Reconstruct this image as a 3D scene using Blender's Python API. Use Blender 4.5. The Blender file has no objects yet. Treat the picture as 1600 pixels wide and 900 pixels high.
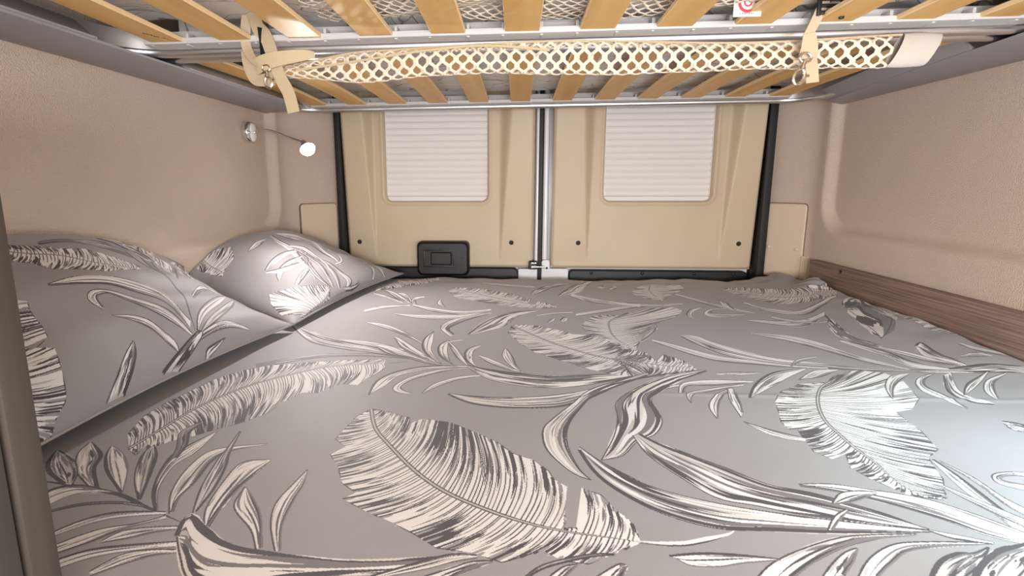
import bpy, bmesh, math, random
import numpy as np
from mathutils import Vector, Matrix
from mathutils.noise import noise as pnoise

scene = bpy.context.scene
H = 1.20                                # height of the camera above the van floor; room data below is relative to it

# ------------------------------------------------------------------ camera
F_PX, CX, CY, YAW, PITCH, ROLL = 800., 751., 426., .0705, .172, -.0027
_cy, _sy, _cp, _sp = math.cos(YAW), math.sin(YAW), math.cos(PITCH), math.sin(PITCH)
fwd = Vector((-_sy * _cp, _cy * _cp, -_sp)); rt = Vector((_cy, _sy, 0)); up = rt.cross(fwd)
rt, up = math.cos(ROLL) * rt + math.sin(ROLL) * up, -math.sin(ROLL) * rt + math.cos(ROLL) * up
cam_data = bpy.data.cameras.new('camera')
cam_data.sensor_fit = 'HORIZONTAL'; cam_data.sensor_width = 36
cam_data.lens = F_PX / 1600 * 36
cam_data.shift_x = (800 - CX) / 1600; cam_data.shift_y = (CY - 450) / 1600
cam_data.clip_start = .01; cam_data.clip_end = 50
cam = bpy.data.objects.new('camera', cam_data)
cam.matrix_world = Matrix(((rt.x, up.x, -fwd.x, 0), (rt.y, up.y, -fwd.y, 0), (rt.z, up.z, -fwd.z, H), (0, 0, 0, 1)))
scene.collection.objects.link(cam); scene.camera = cam

# ------------------------------------------------------------------ view, world, large lights
scene.view_settings.view_transform = 'Standard'; scene.view_settings.look = 'None'
scene.view_settings.gamma = 1; scene.view_settings.use_curve_mapping = False
scene.view_settings.exposure = -0.16
world = bpy.data.worlds.new('world'); scene.world = world; world.use_nodes = True
bg = world.node_tree.nodes['Background']; bg.inputs['Color'].default_value = (1.0, .96, .94, 1); bg.inputs['Strength'].default_value = .35

def area_light(name, loc, target, size, size_y, power, color):
    d = bpy.data.lights.new(name, 'AREA'); d.shape = 'RECTANGLE'; d.size = size; d.size_y = size_y
    d.energy = power; d.color = color
    o = bpy.data.objects.new(name, d); scene.collection.objects.link(o)
    o.location = (loc[0], loc[1], H + loc[2])
    o.rotation_euler = (Vector(target) - Vector(loc)).to_track_quat('-Z', 'Y').to_euler()
    return o
area_light('rear_fill_light', (.30, -1.35, -.02), (.1, 1.4, .05), 1.2, .30, 44, (1, .965, .945))  # added fill behind the camera for doors and walls, not a real fitting
area_light('low_fill_light', (.15, -.60, -.25), (.1, 1.3, .3), 1.0, .15, 10, (1, .98, .97))  # invented low fill tilted up toward the bunk, no van lamp stands here
area_light('bunk_fill_light', (.40, -.10, -.20), (.30, 1.15, .32), .9, .10, 7, (1, .98, .97))  # extra unseen fill, put in to brighten the slats and mattress underside

# ------------------------------------------------------------------ materials
MATS = {}
def material(name, col, rough=.6, metal=0., bump=None, col2=None, scale=(8, 8, 8), detail=4, spec=.5, emit=None, noise_contrast=(.35, .65), sheen=0, coat=0, tex='object', trans=0):
    m = bpy.data.materials.new(name); m.use_nodes = True; nt = m.node_tree; b = nt.nodes['Principled BSDF']
    b.inputs['Roughness'].default_value = rough; b.inputs['Metallic'].default_value = metal
    b.inputs['Specular IOR Level'].default_value = spec; b.inputs['Base Color'].default_value = (*col, 1)
    if sheen: b.inputs['Sheen Weight'].default_value = sheen
    if coat: b.inputs['Coat Weight'].default_value = coat; b.inputs['Coat Roughness'].default_value = .25
    if trans: b.inputs['Transmission Weight'].default_value = trans
    tc = nt.nodes.new('ShaderNodeTexCoord')
    if col2 is not None:
        mp = nt.nodes.new('ShaderNodeMapping'); mp.inputs['Scale'].default_value = scale
        n = nt.nodes.new('ShaderNodeTexNoise'); n.inputs['Scale'].default_value = 1; n.inputs['Detail'].default_value = detail
        r = nt.nodes.new('ShaderNodeValToRGB')
        r.color_ramp.elements[0].position, r.color_ramp.elements[1].position = noise_contrast
        r.color_ramp.elements[0].color = (*col, 1); r.color_ramp.elements[1].color = (*col2, 1)
        nt.links.new(tc.outputs['Object'], mp.inputs['Vector']); nt.links.new(mp.outputs['Vector'], n.inputs['Vector'])
        nt.links.new(n.outputs['Fac'], r.inputs['Fac']); nt.links.new(r.outputs['Color'], b.inputs['Base Color'])
    if bump:
        sc, strength, dist = bump
        n2 = nt.nodes.new('ShaderNodeTexNoise'); n2.inputs['Detail'].default_value = 2
        if isinstance(sc, tuple):
            mp2 = nt.nodes.new('ShaderNodeMapping'); mp2.inputs['Scale'].default_value = sc
            nt.links.new(tc.outputs['Object'], mp2.inputs['Vector']); nt.links.new(mp2.outputs['Vector'], n2.inputs['Vector'])
            n2.inputs['Scale'].default_value = 1
        else:
            nt.links.new(tc.outputs['Object'], n2.inputs['Vector']); n2.inputs['Scale'].default_value = sc
        bp = nt.nodes.new('ShaderNodeBump'); bp.inputs['Strength'].default_value = strength; bp.inputs['Distance'].default_value = dist
        nt.links.new(n2.outputs['Fac'], bp.inputs['Height']); nt.links.new(bp.outputs['Normal'], b.inputs['Normal'])
    if emit:
        b.inputs['Emission Color'].default_value = (*emit[0], 1); b.inputs['Emission Strength'].default_value = emit[1]
    MATS[name] = m
    return m
def srgb(r, g, b): return tuple(((v / 255 / 12.92) if v / 255 <= .04045 else ((v / 255 + .055) / 1.055) ** 2.4) for v in (r, g, b))

M_WALL = material('textured_beige_lining', srgb(204, 184, 168), .6, bump=(420, .9, .0035), col2=srgb(208, 188, 174), scale=(3, 3, 3))
M_PANEL = material('beige_door_plastic', srgb(192, 172, 147), .5, bump=(500, .18, .0008), col2=srgb(197, 178, 152), scale=(4, 4, 4))
M_COVER = material('smooth_beige_plastic', srgb(208, 188, 166), .45)
M_RAIL = material('grey_rail_plastic', srgb(146, 143, 149), .42, bump=(400, .1, .0005), col2=srgb(151, 148, 154))
M_ALU = material('brushed_aluminium', (.62, .62, .63), .32, 1., bump=((600, 6, 600), .05, .0005))
M_ALUP = material('silver_painted_profile', (.50, .50, .51), .38, .55)
M_HOLD = material('pale_grey_plastic', srgb(196, 194, 194), .5)
M_SLAT = material('birch_slat', srgb(226, 182, 114), .5, col2=srgb(208, 158, 92), scale=(30, 2.2, 30), detail=8, noise_contrast=(.3, .75), spec=.5)
M_SLATE = material('slat_edge_ply', srgb(238, 208, 160), .5)
M_MATT = material('white_quilted_ticking', srgb(216, 211, 208), .85, bump=(60, .5, .004), col2=srgb(205, 200, 198), scale=(14, 14, 14))
M_NET = material('cream_net_cord', srgb(228, 214, 194), .8, bump=(900, .4, .0006))
M_BAND = material('cream_fabric_band', srgb(192, 186, 178), .85, bump=(700, .6, .001))
M_WEB = material('beige_webbing', srgb(196, 178, 146), .85, bump=((900, 900, 300), .8, .0012))
M_WEB2 = material('pale_brown_webbing', srgb(196, 178, 150), .85, bump=((900, 900, 300), .8, .0012))
M_BLACK = material('black_rubber', srgb(18, 17, 18), .55)
M_BLKP = material('black_plastic', srgb(17, 16, 18), .45)
M_WHITE = material('white_painted_metal', srgb(222, 220, 222), .25, coat=.4)
M_BLIND = material('white_pleated_blind', srgb(226, 221, 218), .7)
M_CHROME = material('polished_chrome', (.78, .78, .79), .12, 1.)
M_WPLAS = material('white_lamp_plastic', srgb(232, 228, 226), .35)
M_LED = material('led_lens', (1, 1, 1), .3, emit=((1, .97, .95), 110))
M_BOARD = material('brown_oak_board', srgb(152, 126, 112), .55, col2=srgb(98, 78, 69), scale=(80, 5, 260), detail=7, noise_contrast=(.32, .68), bump=((60, 3, 260), .25, .001))
M_PLANK = material('grey_brown_plank', srgb(66, 57, 49), .6, col2=srgb(50, 44, 38), scale=(50, 50, 2.5), detail=6, noise_contrast=(.3, .7))
M_FLOOR = material('grey_vinyl_floor', srgb(120, 112, 104), .5, col2=srgb(100, 94, 88), scale=(4, 20, 4))
M_CEIL = material('pale_ceiling_lining', srgb(214, 204, 194), .8, bump=(200, .2, .001), col2=srgb(208, 198, 188))
M_RED = material('red_print', srgb(206, 60, 74), .6)
M_INK = material('black_ink', srgb(40, 28, 20), .6)
M_PAPER = material('white_label_cloth', srgb(240, 238, 238), .7)
M_FOAM = material('mattress_core', srgb(150, 142, 138), .9, bump=(120, .2, .001), col2=srgb(142, 134, 130))
M_DARK = material('dark_hole', srgb(34, 20, 14), .7)
M_GAP = material('shaded_joint_plastic', srgb(110, 92, 78), .8)
M_BRASS = material('nickel_hook', (.62, .54, .46), .2, 1.)

# ------------------------------------------------------------------ mesh helpers
def world_loc(o):
    v = Vector((0, 0, 0))
    while o: v += o.location; o = o.parent
    return v
class MB:
    """gathers shapes, in room coordinates relative to camera height, and links them as one object"""
    def __init__(s): s.v = []; s.f = []; s.m = []; s.uv = None
    def add(s, vs, fs, mi=0):
        k = len(s.v); s.v += [tuple(p) for p in vs]; s.f += [tuple(i + k for i in f) for f in fs]; s.m += [mi] * len(fs); return s
    def box(s, a, b, bev=0, mi=0, seg=2):
        bm = bmesh.new(); bmesh.ops.create_cube(bm, size=1)
        for v in bm.verts: v.co = Vector([(a[i] + b[i]) / 2 + v.co[i] * (b[i] - a[i]) for i in range(3)])
        if bev: bmesh.ops.bevel(bm, geom=bm.edges[:], offset=bev, segments=seg, profile=.6, affect='EDGES')
        return s.frombm(bm, mi)
    def frombm(s, bm, mi=0):
        bm.verts.index_update()
        s.add([v.co[:] for v in bm.verts], [[v.index for v in f.verts] for f in bm.faces], mi); bm.free(); return s
    def tube(s, path, r, n=12, closed=False, mi=0, sx=1, caps=True):
        P = [Vector(p) for p in path]; N = len(P); vs = []; fs = []
        rr = r if isinstance(r, (list, tuple)) else [r] * N
        prev = None
        for i in range(N):
            if closed: t = (P[(i + 1) % N] - P[i - 1])
            else: t = P[min(i + 1, N - 1)] - P[max(i - 1, 0)]
            t.normalize()
            if prev is None:
                a = Vector((0, 0, 1)) if abs(t.z) < .9 else Vector((1, 0, 0)); u = a.cross(t).normalized()
            else:
                u = prev - t * prev.dot(t); u.normalize()
            prev = u; w = t.cross(u)
            for k in range(n):
                an = 2 * math.pi * k / n; vs.append(P[i] + u * math.cos(an) * rr[i] * sx + w * math.sin(an) * rr[i])
        M = N if closed else N - 1
        for i in range(M):
            for k in range(n):
                a = i * n + k; b = i * n + (k + 1) % n; c = ((i + 1) % N) * n + (k + 1) % n; d = ((i + 1) % N) * n + k
                fs.append((a, b, c, d))
        if not closed and caps: fs += [tuple(range(n))[::-1], tuple((N - 1) * n + k for k in range(n))]
        return s.add(vs, fs, mi)
    def sweep(s, path, prof, side, mi=0, closed=False):
        """prof: (outward, up) pairs; side: function giving the outward direction at each path point"""
        N = len(path); n = len(prof); vs = []; fs = []
        for i, p in enumerate(path):
            o = Vector(side(i)); p = Vector(p)
            for a, b in prof: vs.append(p + o * a + Vector((0, 0, b)))
        M = N if closed else N - 1
        for i in range(M):
            for k in range(n):
                j = (i + 1) % N
                fs.append((i * n + k, i * n + (k + 1) % n, j * n + (k + 1) % n, j * n + k))
        if not closed: fs += [tuple(range(n))[::-1], tuple((N - 1) * n + k for k in range(n))]
        return s.add(vs, fs, mi)
    def ribbon(s, path, wdir, width, th=.0012, mi=0):
        """flat strap: path points, width direction at each (or one), width, thickness"""
        P = [Vector(p) for p in path]; N = len(P); vs = []; fs = []
        for i in range(N):
            t = (P[min(i + 1, N - 1)] - P[max(i - 1, 0)]).normalized()
            w = Vector(wdir[i] if isinstance(wdir, list) else wdir); w = (w - t * w.dot(t)).normalized(); nrm = t.cross(w)
            wd = width[i] if isinstance(width, list) else width
            for a, b in ((-1, -1), (1, -1), (1, 1), (-1, 1)): vs.append(P[i] + w * a * wd / 2 + nrm * b * th / 2)
        for i in range(N - 1):
            for k in range(4): fs.append((i * 4 + k, i * 4 + (k + 1) % 4, i * 4 + 4 + (k + 1) % 4, i * 4 + 4 + k))
        fs += [(3, 2, 1, 0), tuple((N - 1) * 4 + k for k in range(4))]
        return s.add(vs, fs, mi)
    def lathe(s, prof, c, axis, n=28, mi=0):
        """prof: (radius, height) pairs turned about axis through c"""
        ax = Vector(axis).normalized(); a = Vector((0, 0, 1)) if abs(ax.z) < .9 else Vector((1, 0, 0)); u = a.cross(ax).normalized(); w = ax.cross(u)
        vs = []; fs = []; c = Vector(c)
        for r, h in prof:
            for k in range(n):
                an = 2 * math.pi * k / n; vs.append(c + ax * h + (u * math.cos(an) + w * math.sin(an)) * r)
        for i in range(len(prof) - 1):
            for k in range(n): fs.append((i * n + k, i * n + (k + 1) % n, (i + 1) * n + (k + 1) % n, (i + 1) * n + k))
        fs += [tuple(range(n))[::-1], tuple((len(prof) - 1) * n + k for k in range(n))]
        return s.add(vs, fs, mi)
    def rrect(s, x0, x1, z0, z1, y0, y1, r, mi=0, n=6, bev=.0):
        """rounded rectangle plate in the XZ plane between depths y0 (front) and y1"""
        pts = []
        for cx, cz, a0 in ((x1 - r, z1 - r, 0), (x0 + r, z1 - r, 90), (x0 + r, z0 + r, 180), (x1 - r, z0 + r, 270)):
            for k in range(n + 1):
                an = math.radians(a0 + 90 * k / n); pts.append((cx + r * math.cos(an), cz + r * math.sin(an)))
        m = len(pts); cx, cz = (x0 + x1) / 2, (z0 + z1) / 2
        sx, sz = 1 - 2 * bev / (x1 - x0), 1 - 2 * bev / (z1 - z0)
        vs = [(cx + (p[0] - cx) * sx, y0, cz + (p[1] - cz) * sz) for p in pts] + [(p[0], y0 + bev, p[1]) for p in pts] + [(p[0], y1, p[1]) for p in pts]
        fs = [tuple(range(m)), tuple(range(2 * m, 3 * m))[::-1]]
        for j in (0, 1):
            for k in range(m): fs.append((j * m + k, j * m + m + k, j * m + m + (k + 1) % m, j * m + (k + 1) % m))
        return s.add(vs, fs, mi)
    def build(s, name, mats, parent=None, kind=None, label=None, smooth=35, recalc=True):
        me = bpy.data.meshes.new(name); off = world_loc(parent) if parent else Vector((0, 0, 0))
        me.from_pydata([(x - off.x, y - off.y, z + H - off.z) for x, y, z in s.v], [], s.f)
        for m in (mats if isinstance(mats, (list, tuple)) else [mats]): me.materials.append(m)
        if max(s.m, default=0): me.polygons.foreach_set('material_index', s.m)
        if recalc:
            bm = bmesh.new(); bm.from_mesh(me); bmesh.ops.recalc_face_normals(bm, faces=bm.faces[:]); bm.to_mesh(me); bm.free()
        if smooth:
            me.polygons.foreach_set('use_smooth', [True] * len(me.polygons)); me.set_sharp_from_angle(angle=math.radians(smooth))
        me.update()
        o = bpy.data.objects.new(name, me); scene.collection.objects.link(o)
        if parent: o.parent = parent
        if kind: o['kind'] = kind
        if label: o['label'] = label
        return o
def thing(name, loc, label, cat, group=None):
    o = bpy.data.objects.new(name, None); o.empty_display_size = .05; scene.collection.objects.link(o)
    o.location = (loc[0], loc[1], loc[2] + H); o['label'] = label; o['category'] = cat
    if group: o['group'] = group
    return o
def tag(o, label, cat, group=None):
    o['label'] = label; o['category'] = cat
    if group: o['group'] = group
    return o
def struct_empty(name, loc):
    o = bpy.data.objects.new(name, None); scene.collection.objects.link(o); o.location = (loc[0], loc[1], loc[2] + H); o['kind'] = 'structure'; return o
def smooth01(t): t = min(1, max(0, t)); return t * t * (3 - 2 * t)
def spline(pts, n):
    """Catmull-Rom through pts, n samples per span"""
    P = [Vector(p) for p in pts]; out = []
    for i in range(len(P) - 1):
        a, b, c, d = P[max(i - 1, 0)], P[i], P[i + 1], P[min(i + 2, len(P) - 1)]
        for k in range(n):
            t = k / n; out.append(.5 * ((2 * b) + (c - a) * t + (2 * a - 5 * b + 4 * c - d) * t * t + (3 * b - a - 3 * c + d) * t ** 3))
    out.append(P[-1]); return out

# ------------------------------------------------------------------ the van shell
FLOOR_Z = -H
MB().box((-1.0, -1.6, FLOOR_Z - .05), (1.2, 2.2, FLOOR_Z)).build('floor', M_FLOOR, kind='structure')
MB().box((-1.0, -1.6, .80), (1.2, 2.2, .85)).build('ceiling', M_CEIL, kind='structure')

def side_wall(name, name2, sgn, x_low, depth, y_bevel, knee, end):
    """moulded lining: a recessed upper field with a rounded ledge below and a pillar that turns in to the rear door"""
    path = [(x_low, -1.6 + .05 * k) for k in range(int((1.74 + 1.6) / .05) + 1)]
    path = [(x_low, -1.6 + .1 * k) for k in range(20)] + [(x_low, .4 + .02 * k) for k in range(56)]
    y = path[-1][1]
    while y < knee[1] - .04: y += .006; path.append((x_low, y))
    n_straight = len(path)
    corner, c2 = Vector(knee), Vector(end); c0 = Vector((x_low, path[-1][1])); cb = corner + (c2 - corner).normalized() * .05
    for k in range(1, 17):
        t = k / 16; p = c0 * (1 - t) ** 2 + corner * 2 * t * (1 - t) + cb * t * t; path.append((p.x, p.y))
    for k in range(1, 13): p = cb.lerp(c2, k / 12); path.append((p.x, p.y))
    zs = [FLOOR_Z + .1 * k for k in range(int((H - .30) / .1) + 1)]
    z = zs[-1]
    while z < .32: z += .008; zs.append(z)
    while z < .80: z += .08; zs.append(z)
    vs = []
    for (x, y) in path:
        for z in zs:
            r = .10; qx, qz = (y - y_bevel) + r, (-.157 - z) + r
            sd = math.hypot(max(qx, 0), max(qz, 0)) + min(max(qx, qz), 0) - r
            d = depth * smooth01(.5 - sd / .036)
            if z < -.2: d = 0
            vs.append((x + sgn * d, y, z))
    nz = len(zs); fs = []
    for i in range(len(path) - 1):
        for j in range(nz - 1):
            a = i * nz + j; q = (a, a + 1, a + nz + 1, a + nz); fs.append(q if sgn > 0 else q[::-1])
    nf = (n_straight - 1) * (nz - 1)
    w = MB(); w.v = list(vs); w.f = fs[:nf]; w.m = [0] * nf
    ox = x_low + sgn * .06; k = len(vs)                 # outer skin gives the lining its thickness
    w.v += [(ox, -1.6, FLOOR_Z), (ox, 1.95, FLOOR_Z), (ox, 1.95, zs[-1]), (ox, -1.6, zs[-1])]; w.f.append((k, k + 1, k + 2, k + 3)); w.m.append(0)
    used = sorted({a for f in w.f for a in f}); mp = {a: b for b, a in enumerate(used)}
    w.v = [w.v[a] for a in used]; w.f = [tuple(mp[a] for a in f) for f in w.f]
    w.build(name, M_WALL, kind='structure', recalc=False, smooth=50)
    c = MB(); c.f = fs[nf:]; used = sorted({a for f in c.f for a in f}); mp = {a: b for b, a in enumerate(used)}
    c.v = [vs[a] for a in used]; c.f = [tuple(mp[a] for a in f) for f in c.f]; c.m = [0] * len(c.f)
    c.build(name2, M_WALL, kind='structure', recalc=False, smooth=50)
side_wall('wall_left', 'trim_3', -1, -.852, .028, 1.80, (-.852, 1.865), (-.715, 2.055))
side_wall('wall_right', 'trim_4', 1, 1.048, .028, 1.845, (1.048, 1.925), (.950, 2.055))

# body behind the doors
mb = MB()
mb.box((-.95, 2.10, FLOOR_Z), (1.15, 2.14, .80))
mb.build('wall_back', M_BLACK, kind='structure')

# pillar covers beside the doors
def pillar_cover(name, c, ax, w, z0, z1, label, screws):
    """small screwed cover plate; c: plan position of its centre, ax: plan direction of its width"""
    t = thing(name, (c[0], c[1], z0), label, 'cover plate')
    ax = Vector((ax[0], ax[1])).normalized(); nx = Vector((ax.y, -ax.x))
    if nx.y > 0: nx = -nx
    def place(m):
        m.v = [(c[0] + x * ax.x + y * -nx.x, c[1] + x * ax.y + y * -nx.y, z) for x, y, z in m.v]; return m
    place(MB().rrect(-w / 2, w / 2, z0, z1, -.012, .004, .014, bev=.003)).build('plate', M_COVER, t)
    place(MB().rrect(-w / 2 - .0022, w / 2 + .0022, z0, z1 + .0022, -.0045, .004, .015)).build('gap_line', M_GAP, t, label='dark gap line around the plate')  # added darker plate whose colour stands in for the shaded gap
    for sx in screws:
        m = MB().lathe([(.0001, .0042), (.004, .0038), (.0062, .002), (.0066, 0), (.0066, -.003)], (sx, -.012, -.24), (0, -1, 0), 20)
        place(m).build('screw', M_COVER, t)
    return t, place
pl, _ = pillar_cover('cover_plate', (-.776, 1.968), (.141, .195), .158, -.352, -.075, 'beige plastic cover plate on the pillar left of the rear doors', ())
pr, place_r = pillar_cover('cover_plate', (1.000, 1.984), (.098, -.130), .143, -.352, -.075, 'beige plastic cover plate with two screws on the pillar right of the rear doors', (-.050, .050))
place_r(MB().rrect(.070, .098, -.352, -.262, -.016, .004, .004, bev=.002)).build('side_strip', M_COVER, pr)
place_r(MB().rrect(-.092, -.0725, -.352, -.258, -.010, .004, .004, bev=.002)).build('side_strip', M_COVER, pr)

# door seals
for nm, x0, x1, dx in (('trim_1', -.716, -.690, -.004), ('trim_2', .922, .953, .004)):
    MB().box((x0, 2.015, -.60), (x1, 2.075, .60), .008, seg=3).build(nm, M_BLACK, kind='structure')

# ------------------------------------------------------------------ rear doors
DY = 2.05
def door_panel(parent, x0, x1, wx0, wx1, folds, zb=-.335):
    """moulded panel as a height field: rounded window opening, wedge-shaped folds, rolled outer edge"""
    xs = np.arange(x0, x1 + .0001, .0035); zs = np.arange(zb, .46, .0035)
    vs = []; nz = len(zs)
    for x in xs:
        for z in zs:
            x, z = float(x), float(z)
            d = 0.
            for (xa, xb, xt, sgn) in folds:           # outer strips stand proud of the centre field
                k = max(0., min(1., (z + .31) / .60))
                a = xt + (xa - xt) * k; b = xt + .004 + (xb - xt - .004) * k
                s = smooth01((x - a) / max(b - a, .004))
                d += (1 - s if sgn > 0 else s) * .042 * k
            # window recess
            r = .03; cx = (wx0 + wx1) / 2; hx = (wx1 - wx0) / 2
            qx, qz = abs(x - cx) - hx + r, (-.072 - z) + r
            sd = math.hypot(max(qx, 0), max(qz, 0)) + min(max(qx, qz), 0) - r
            rim = math.exp(-((sd - .006) / .006) ** 2) * .0035
            d += rim
            d -= .034 * smooth01((-sd) / .010)
            r = .018; qx, qz = max(x0 - x, x - x1) + r, (zb - z) + r
            se = math.hypot(max(qx, 0), max(qz, 0)) + min(max(qx, qz), 0) - r
            d -= .010 * smooth01((se + .010) / .012)
            vs.append((x, DY - d, z))
    fs = []
    for i in range(len(xs) - 1):
        for j in range(nz - 1):
            a = i * nz + j; fs.append((a, a + nz, a + nz + 1, a + 1))
    m = MB().add(vs, fs)
    m.box((x0 + .004, DY + .0355, zb + .004), (x1 - .004, DY + .039, .455))
    return m.build('door_panel', M_PANEL, parent, recalc=False, smooth=60)
d1 = struct_empty('door_1', (-.31, DY, FLOOR_Z)); d2 = struct_empty('door_2', (.53, DY, FLOOR_Z))
door_panel(d1, -.687, .066, -.530, -.112, ((-.606, -.565, -.575, 1), (-.071, -.015, -.069, -1)))
door_panel(d2, .138, .918, .334, .752, ((.245, .300, .278, 1), (.797, .837, .790, -1)))
MB().box((-.689, 2.0925, -.60), (.083, 2.099, .62), .002).build('door_shell', M_WHITE, d1)
MB().box((.104, 2.0925, -.60), (.921, 2.099, .62), .002).build('door_shell', M_WHITE, d2)
MB().tube([(.080, 2.058, -.60), (.080, 2.058, .6)], .008).build('door_edge', M_WHITE, d1)
MB().box((.083, 2.050, -.60), (.101, 2.085, .6), .005).build('seal', M_BLACK, d1)
MB().tube([(.113, 2.055, -.30), (.113, 2.055, .6)], .011).build('door_edge', M_WHITE, d2)
MB().rrect(-.63, .006, -.50, -.3375, 2.045, 2.07, .018, bev=.003).build('kick_strip', M_BLKP, d1)
ks = MB().rrect(.212, .905, -.50, -.343, 2.045, 2.07, .016, bev=.003).build('kick_strip', M_BLKP, d2)
for x in (.30, .50, .70, .85):
    MB().lathe([(.001, .005), (.004, .004), (.0062, 0)], (x, 2.045, -.353), (0, -1, 0), 16).build('screw', M_BLKP, ks)
MB().rrect(.101, .1345, -.50, -.302, 2.046, 2.060, .012, bev=.003).rrect(.101, .208, -.50, -.3375, 2.0465, 2.064, .010, bev=.002).build('corner_bracket', M_WHITE, d2)
MB().lathe([(.0045, .0), (.0045, .003)], (.122, 2.046, -.335), (0, -1, 0), 16).build('bracket_hole', M_DARK, d2)
MB().rrect(.008, .082, -.50, -.340, 2.050, 2.064, .006, bev=.002).build('corner_bracket', M_WHITE, d1)
lt = MB().rrect(.050, .083, -.338, -.305, 2.026, 2.056, .004, bev=.003).build('latch', M_BLKP, d1)
MB().tube([(.060, 2.020, -.327), (.112, 2.020, -.327)], .0045).build('striker_pin', M_CHROME, lt)
MB().tube([(.060, 2.024, -.312), (.080, 2.024, -.312)], .0035).build('striker_pin', M_CHROME, lt)
for d, x in ((d1, -.640), (d1, -.021), (d2, .244), (d2, .861)):
    MB().lathe([(.002, .0045), (.0075, .004), (.011, .001), (.0115, -.03)], (x, 2.047 if d is d1 and x > -.1 or d is d2 and x < .5 else 2.047, -.232), (0, -1, 0), 20).build('clip', M_DARK, d)
# the handle housing
hh = MB().rrect(-.396, -.188, -.362, -.226, 2.000, 2.06, .020, bev=.008).build('handle_housing', M_BLKP, d1)
fr = MB()
for a, b in (((-.370, 1.996, -.326), (-.364, 2.004, -.258)), ((-.252, 1.996, -.326), (-.246, 2.004, -.258)), ((-.370, 1.996, -.263), (-.246, 2.004, -.257)), ((-.370, 1.996, -.328), (-.246, 2.004, -.322))):
    fr.box(a, b, .002)
fr.build('bezel', M_BLKP, hh)
MB().rrect(-.340, -.256, -.318, -.267, 1.995, 2.003, .006, bev=.004).build('lever', M_BLKP, hh)
MB().lathe([(.005, 0), (.005, .002)], (-.213, 1.999, -.290), (0, -1, 0), 14).build('lock_hole', M_BLACK, hh)

# pleated blinds in the two door windows
def blind(x0, x1, label, side):
    t = thing('pleated_blind', ((x0 + x1) / 2, 2.08, -.07), label, 'blind')
    m = MB(); vs = []; fs = []; n = 0; z = -.050; pitch = .0245; nx = 2
    zs = []
    while z < .44:
        for k in range(8):
            a = k / 8; zs.append((z + a * pitch, .0062 * abs(math.sin(math.pi * a)) ** .55))
        z += pitch
    for z, d in zs:
        for x in (x0, x1): vs.append((x, 2.0795 - d, z))
    for i in range(len(zs) - 1): fs.append((i * 2, i * 2 + 1, i * 2 + 3, i * 2 + 2))
    k = len(vs); vs += [(x0, 2.0805, -.05), (x1, 2.0805, -.05), (x1, 2.0805, z), (x0, 2.0805, z)]; fs.append((k + 3, k + 2, k + 1, k))
    MB().add(vs, fs).build('pleated_fabric', M_BLIND, t, recalc=False, smooth=70)
    MB().rrect(x0, x1, -.070, -.050, 2.066, 2.082, .004, bev=.002).build('bottom_rail', M_BLIND, t)
    for xx in (x0 - .003, x1 + .003):
        MB().box((xx - .003, 2.070, -.070), (xx + .003, 2.082, .44), .001).build('guide_rail', M_BLIND, t)
    return t
blind(-.522, -.120, 'white pleated blind closed over the left rear door window', 0)
blind(.342, .744, 'white pleated blind closed over the right rear door window', 1)

# ------------------------------------------------------------------ side rails carrying the bunks
def support_rail(sgn, x_wall, ridge, z, y1, lips, slant, label):
    """shelf-like rail: a wide flat underside and an inner lip, cut away where the bunk tubes pass over it"""
    def xr(y): (ya, xa), (yb, xb) = ridge; return xa + (xb - xa) * (y - ya) / (yb - ya)
    ys = [-1.5, 0, .5, .9, 1.2, 1.5, y1 - .06, y1 - .015, y1]
    cut = [0] * 7 + [.012, .04]
    def body(ys, prof, name, parent=None):
        vs = []; n = len(prof(ys[0], 0)); fs = []
        for q, y in enumerate(ys): vs += [(x, y, zz) for x, zz in prof(y, q)]
        for i in range(len(ys) - 1):
            for k in range(n): fs.append((i * n + k, i * n + (k + 1) % n, (i + 1) * n + (k + 1) % n, (i + 1) * n + k))
        fs += [tuple(range(n)), tuple((len(ys) - 1) * n + k for k in range(n))]
        return MB().add(vs, fs).build(name, M_RAIL, parent, smooth=40)
    def base(y, q):
        x = xr(y) + sgn * cut[q]
        return [(x_wall, z - .002), (x_wall, z - .010), (x_wall - sgn * .006, z - .014), (x + sgn * .010, z - .006), (x + sgn * .002, z - .004), (x, z), (x_wall, z + .002)]
    o = body(ys, base, 'support_rail'); tag(o, label, 'rail')
    for a, b in lips:
        def lip(y, q, a=a, b=b):
            h = .036 if 0 < q < 4 else .006; x = xr(y)
            if q in (1, 3): h = .030
            k = slant * h / .036; return [(x, z + .0005), (x - sgn * .002, z + .004), (x + sgn * (.003 + k), z + h), (x + sgn * (.007 + k), z + h + .002), (x + sgn * (.011 + k), z + h), (x + sgn * .008, z + .0005)]
        body([a, a + .012, (a + b) / 2, b - .012, b], lip, 'inner_lip', o)
    return o
rail_l = support_rail(-1, -.880, ((.82, -.757), (1.64, -.728)), .2565, 1.79, ((-1.4, .925), (1.175, 1.77)), .028, 'grey plastic support rail on the left wall under the bunk')
rail_r = support_rail(1, 1.076, ((1.18, .932), (1.72, 1.000)), .2690, 1.86, ((-1.4, .97), (1.19, 1.84)), -.030, 'grey plastic support rail on the right wall under the bunk')

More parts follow.
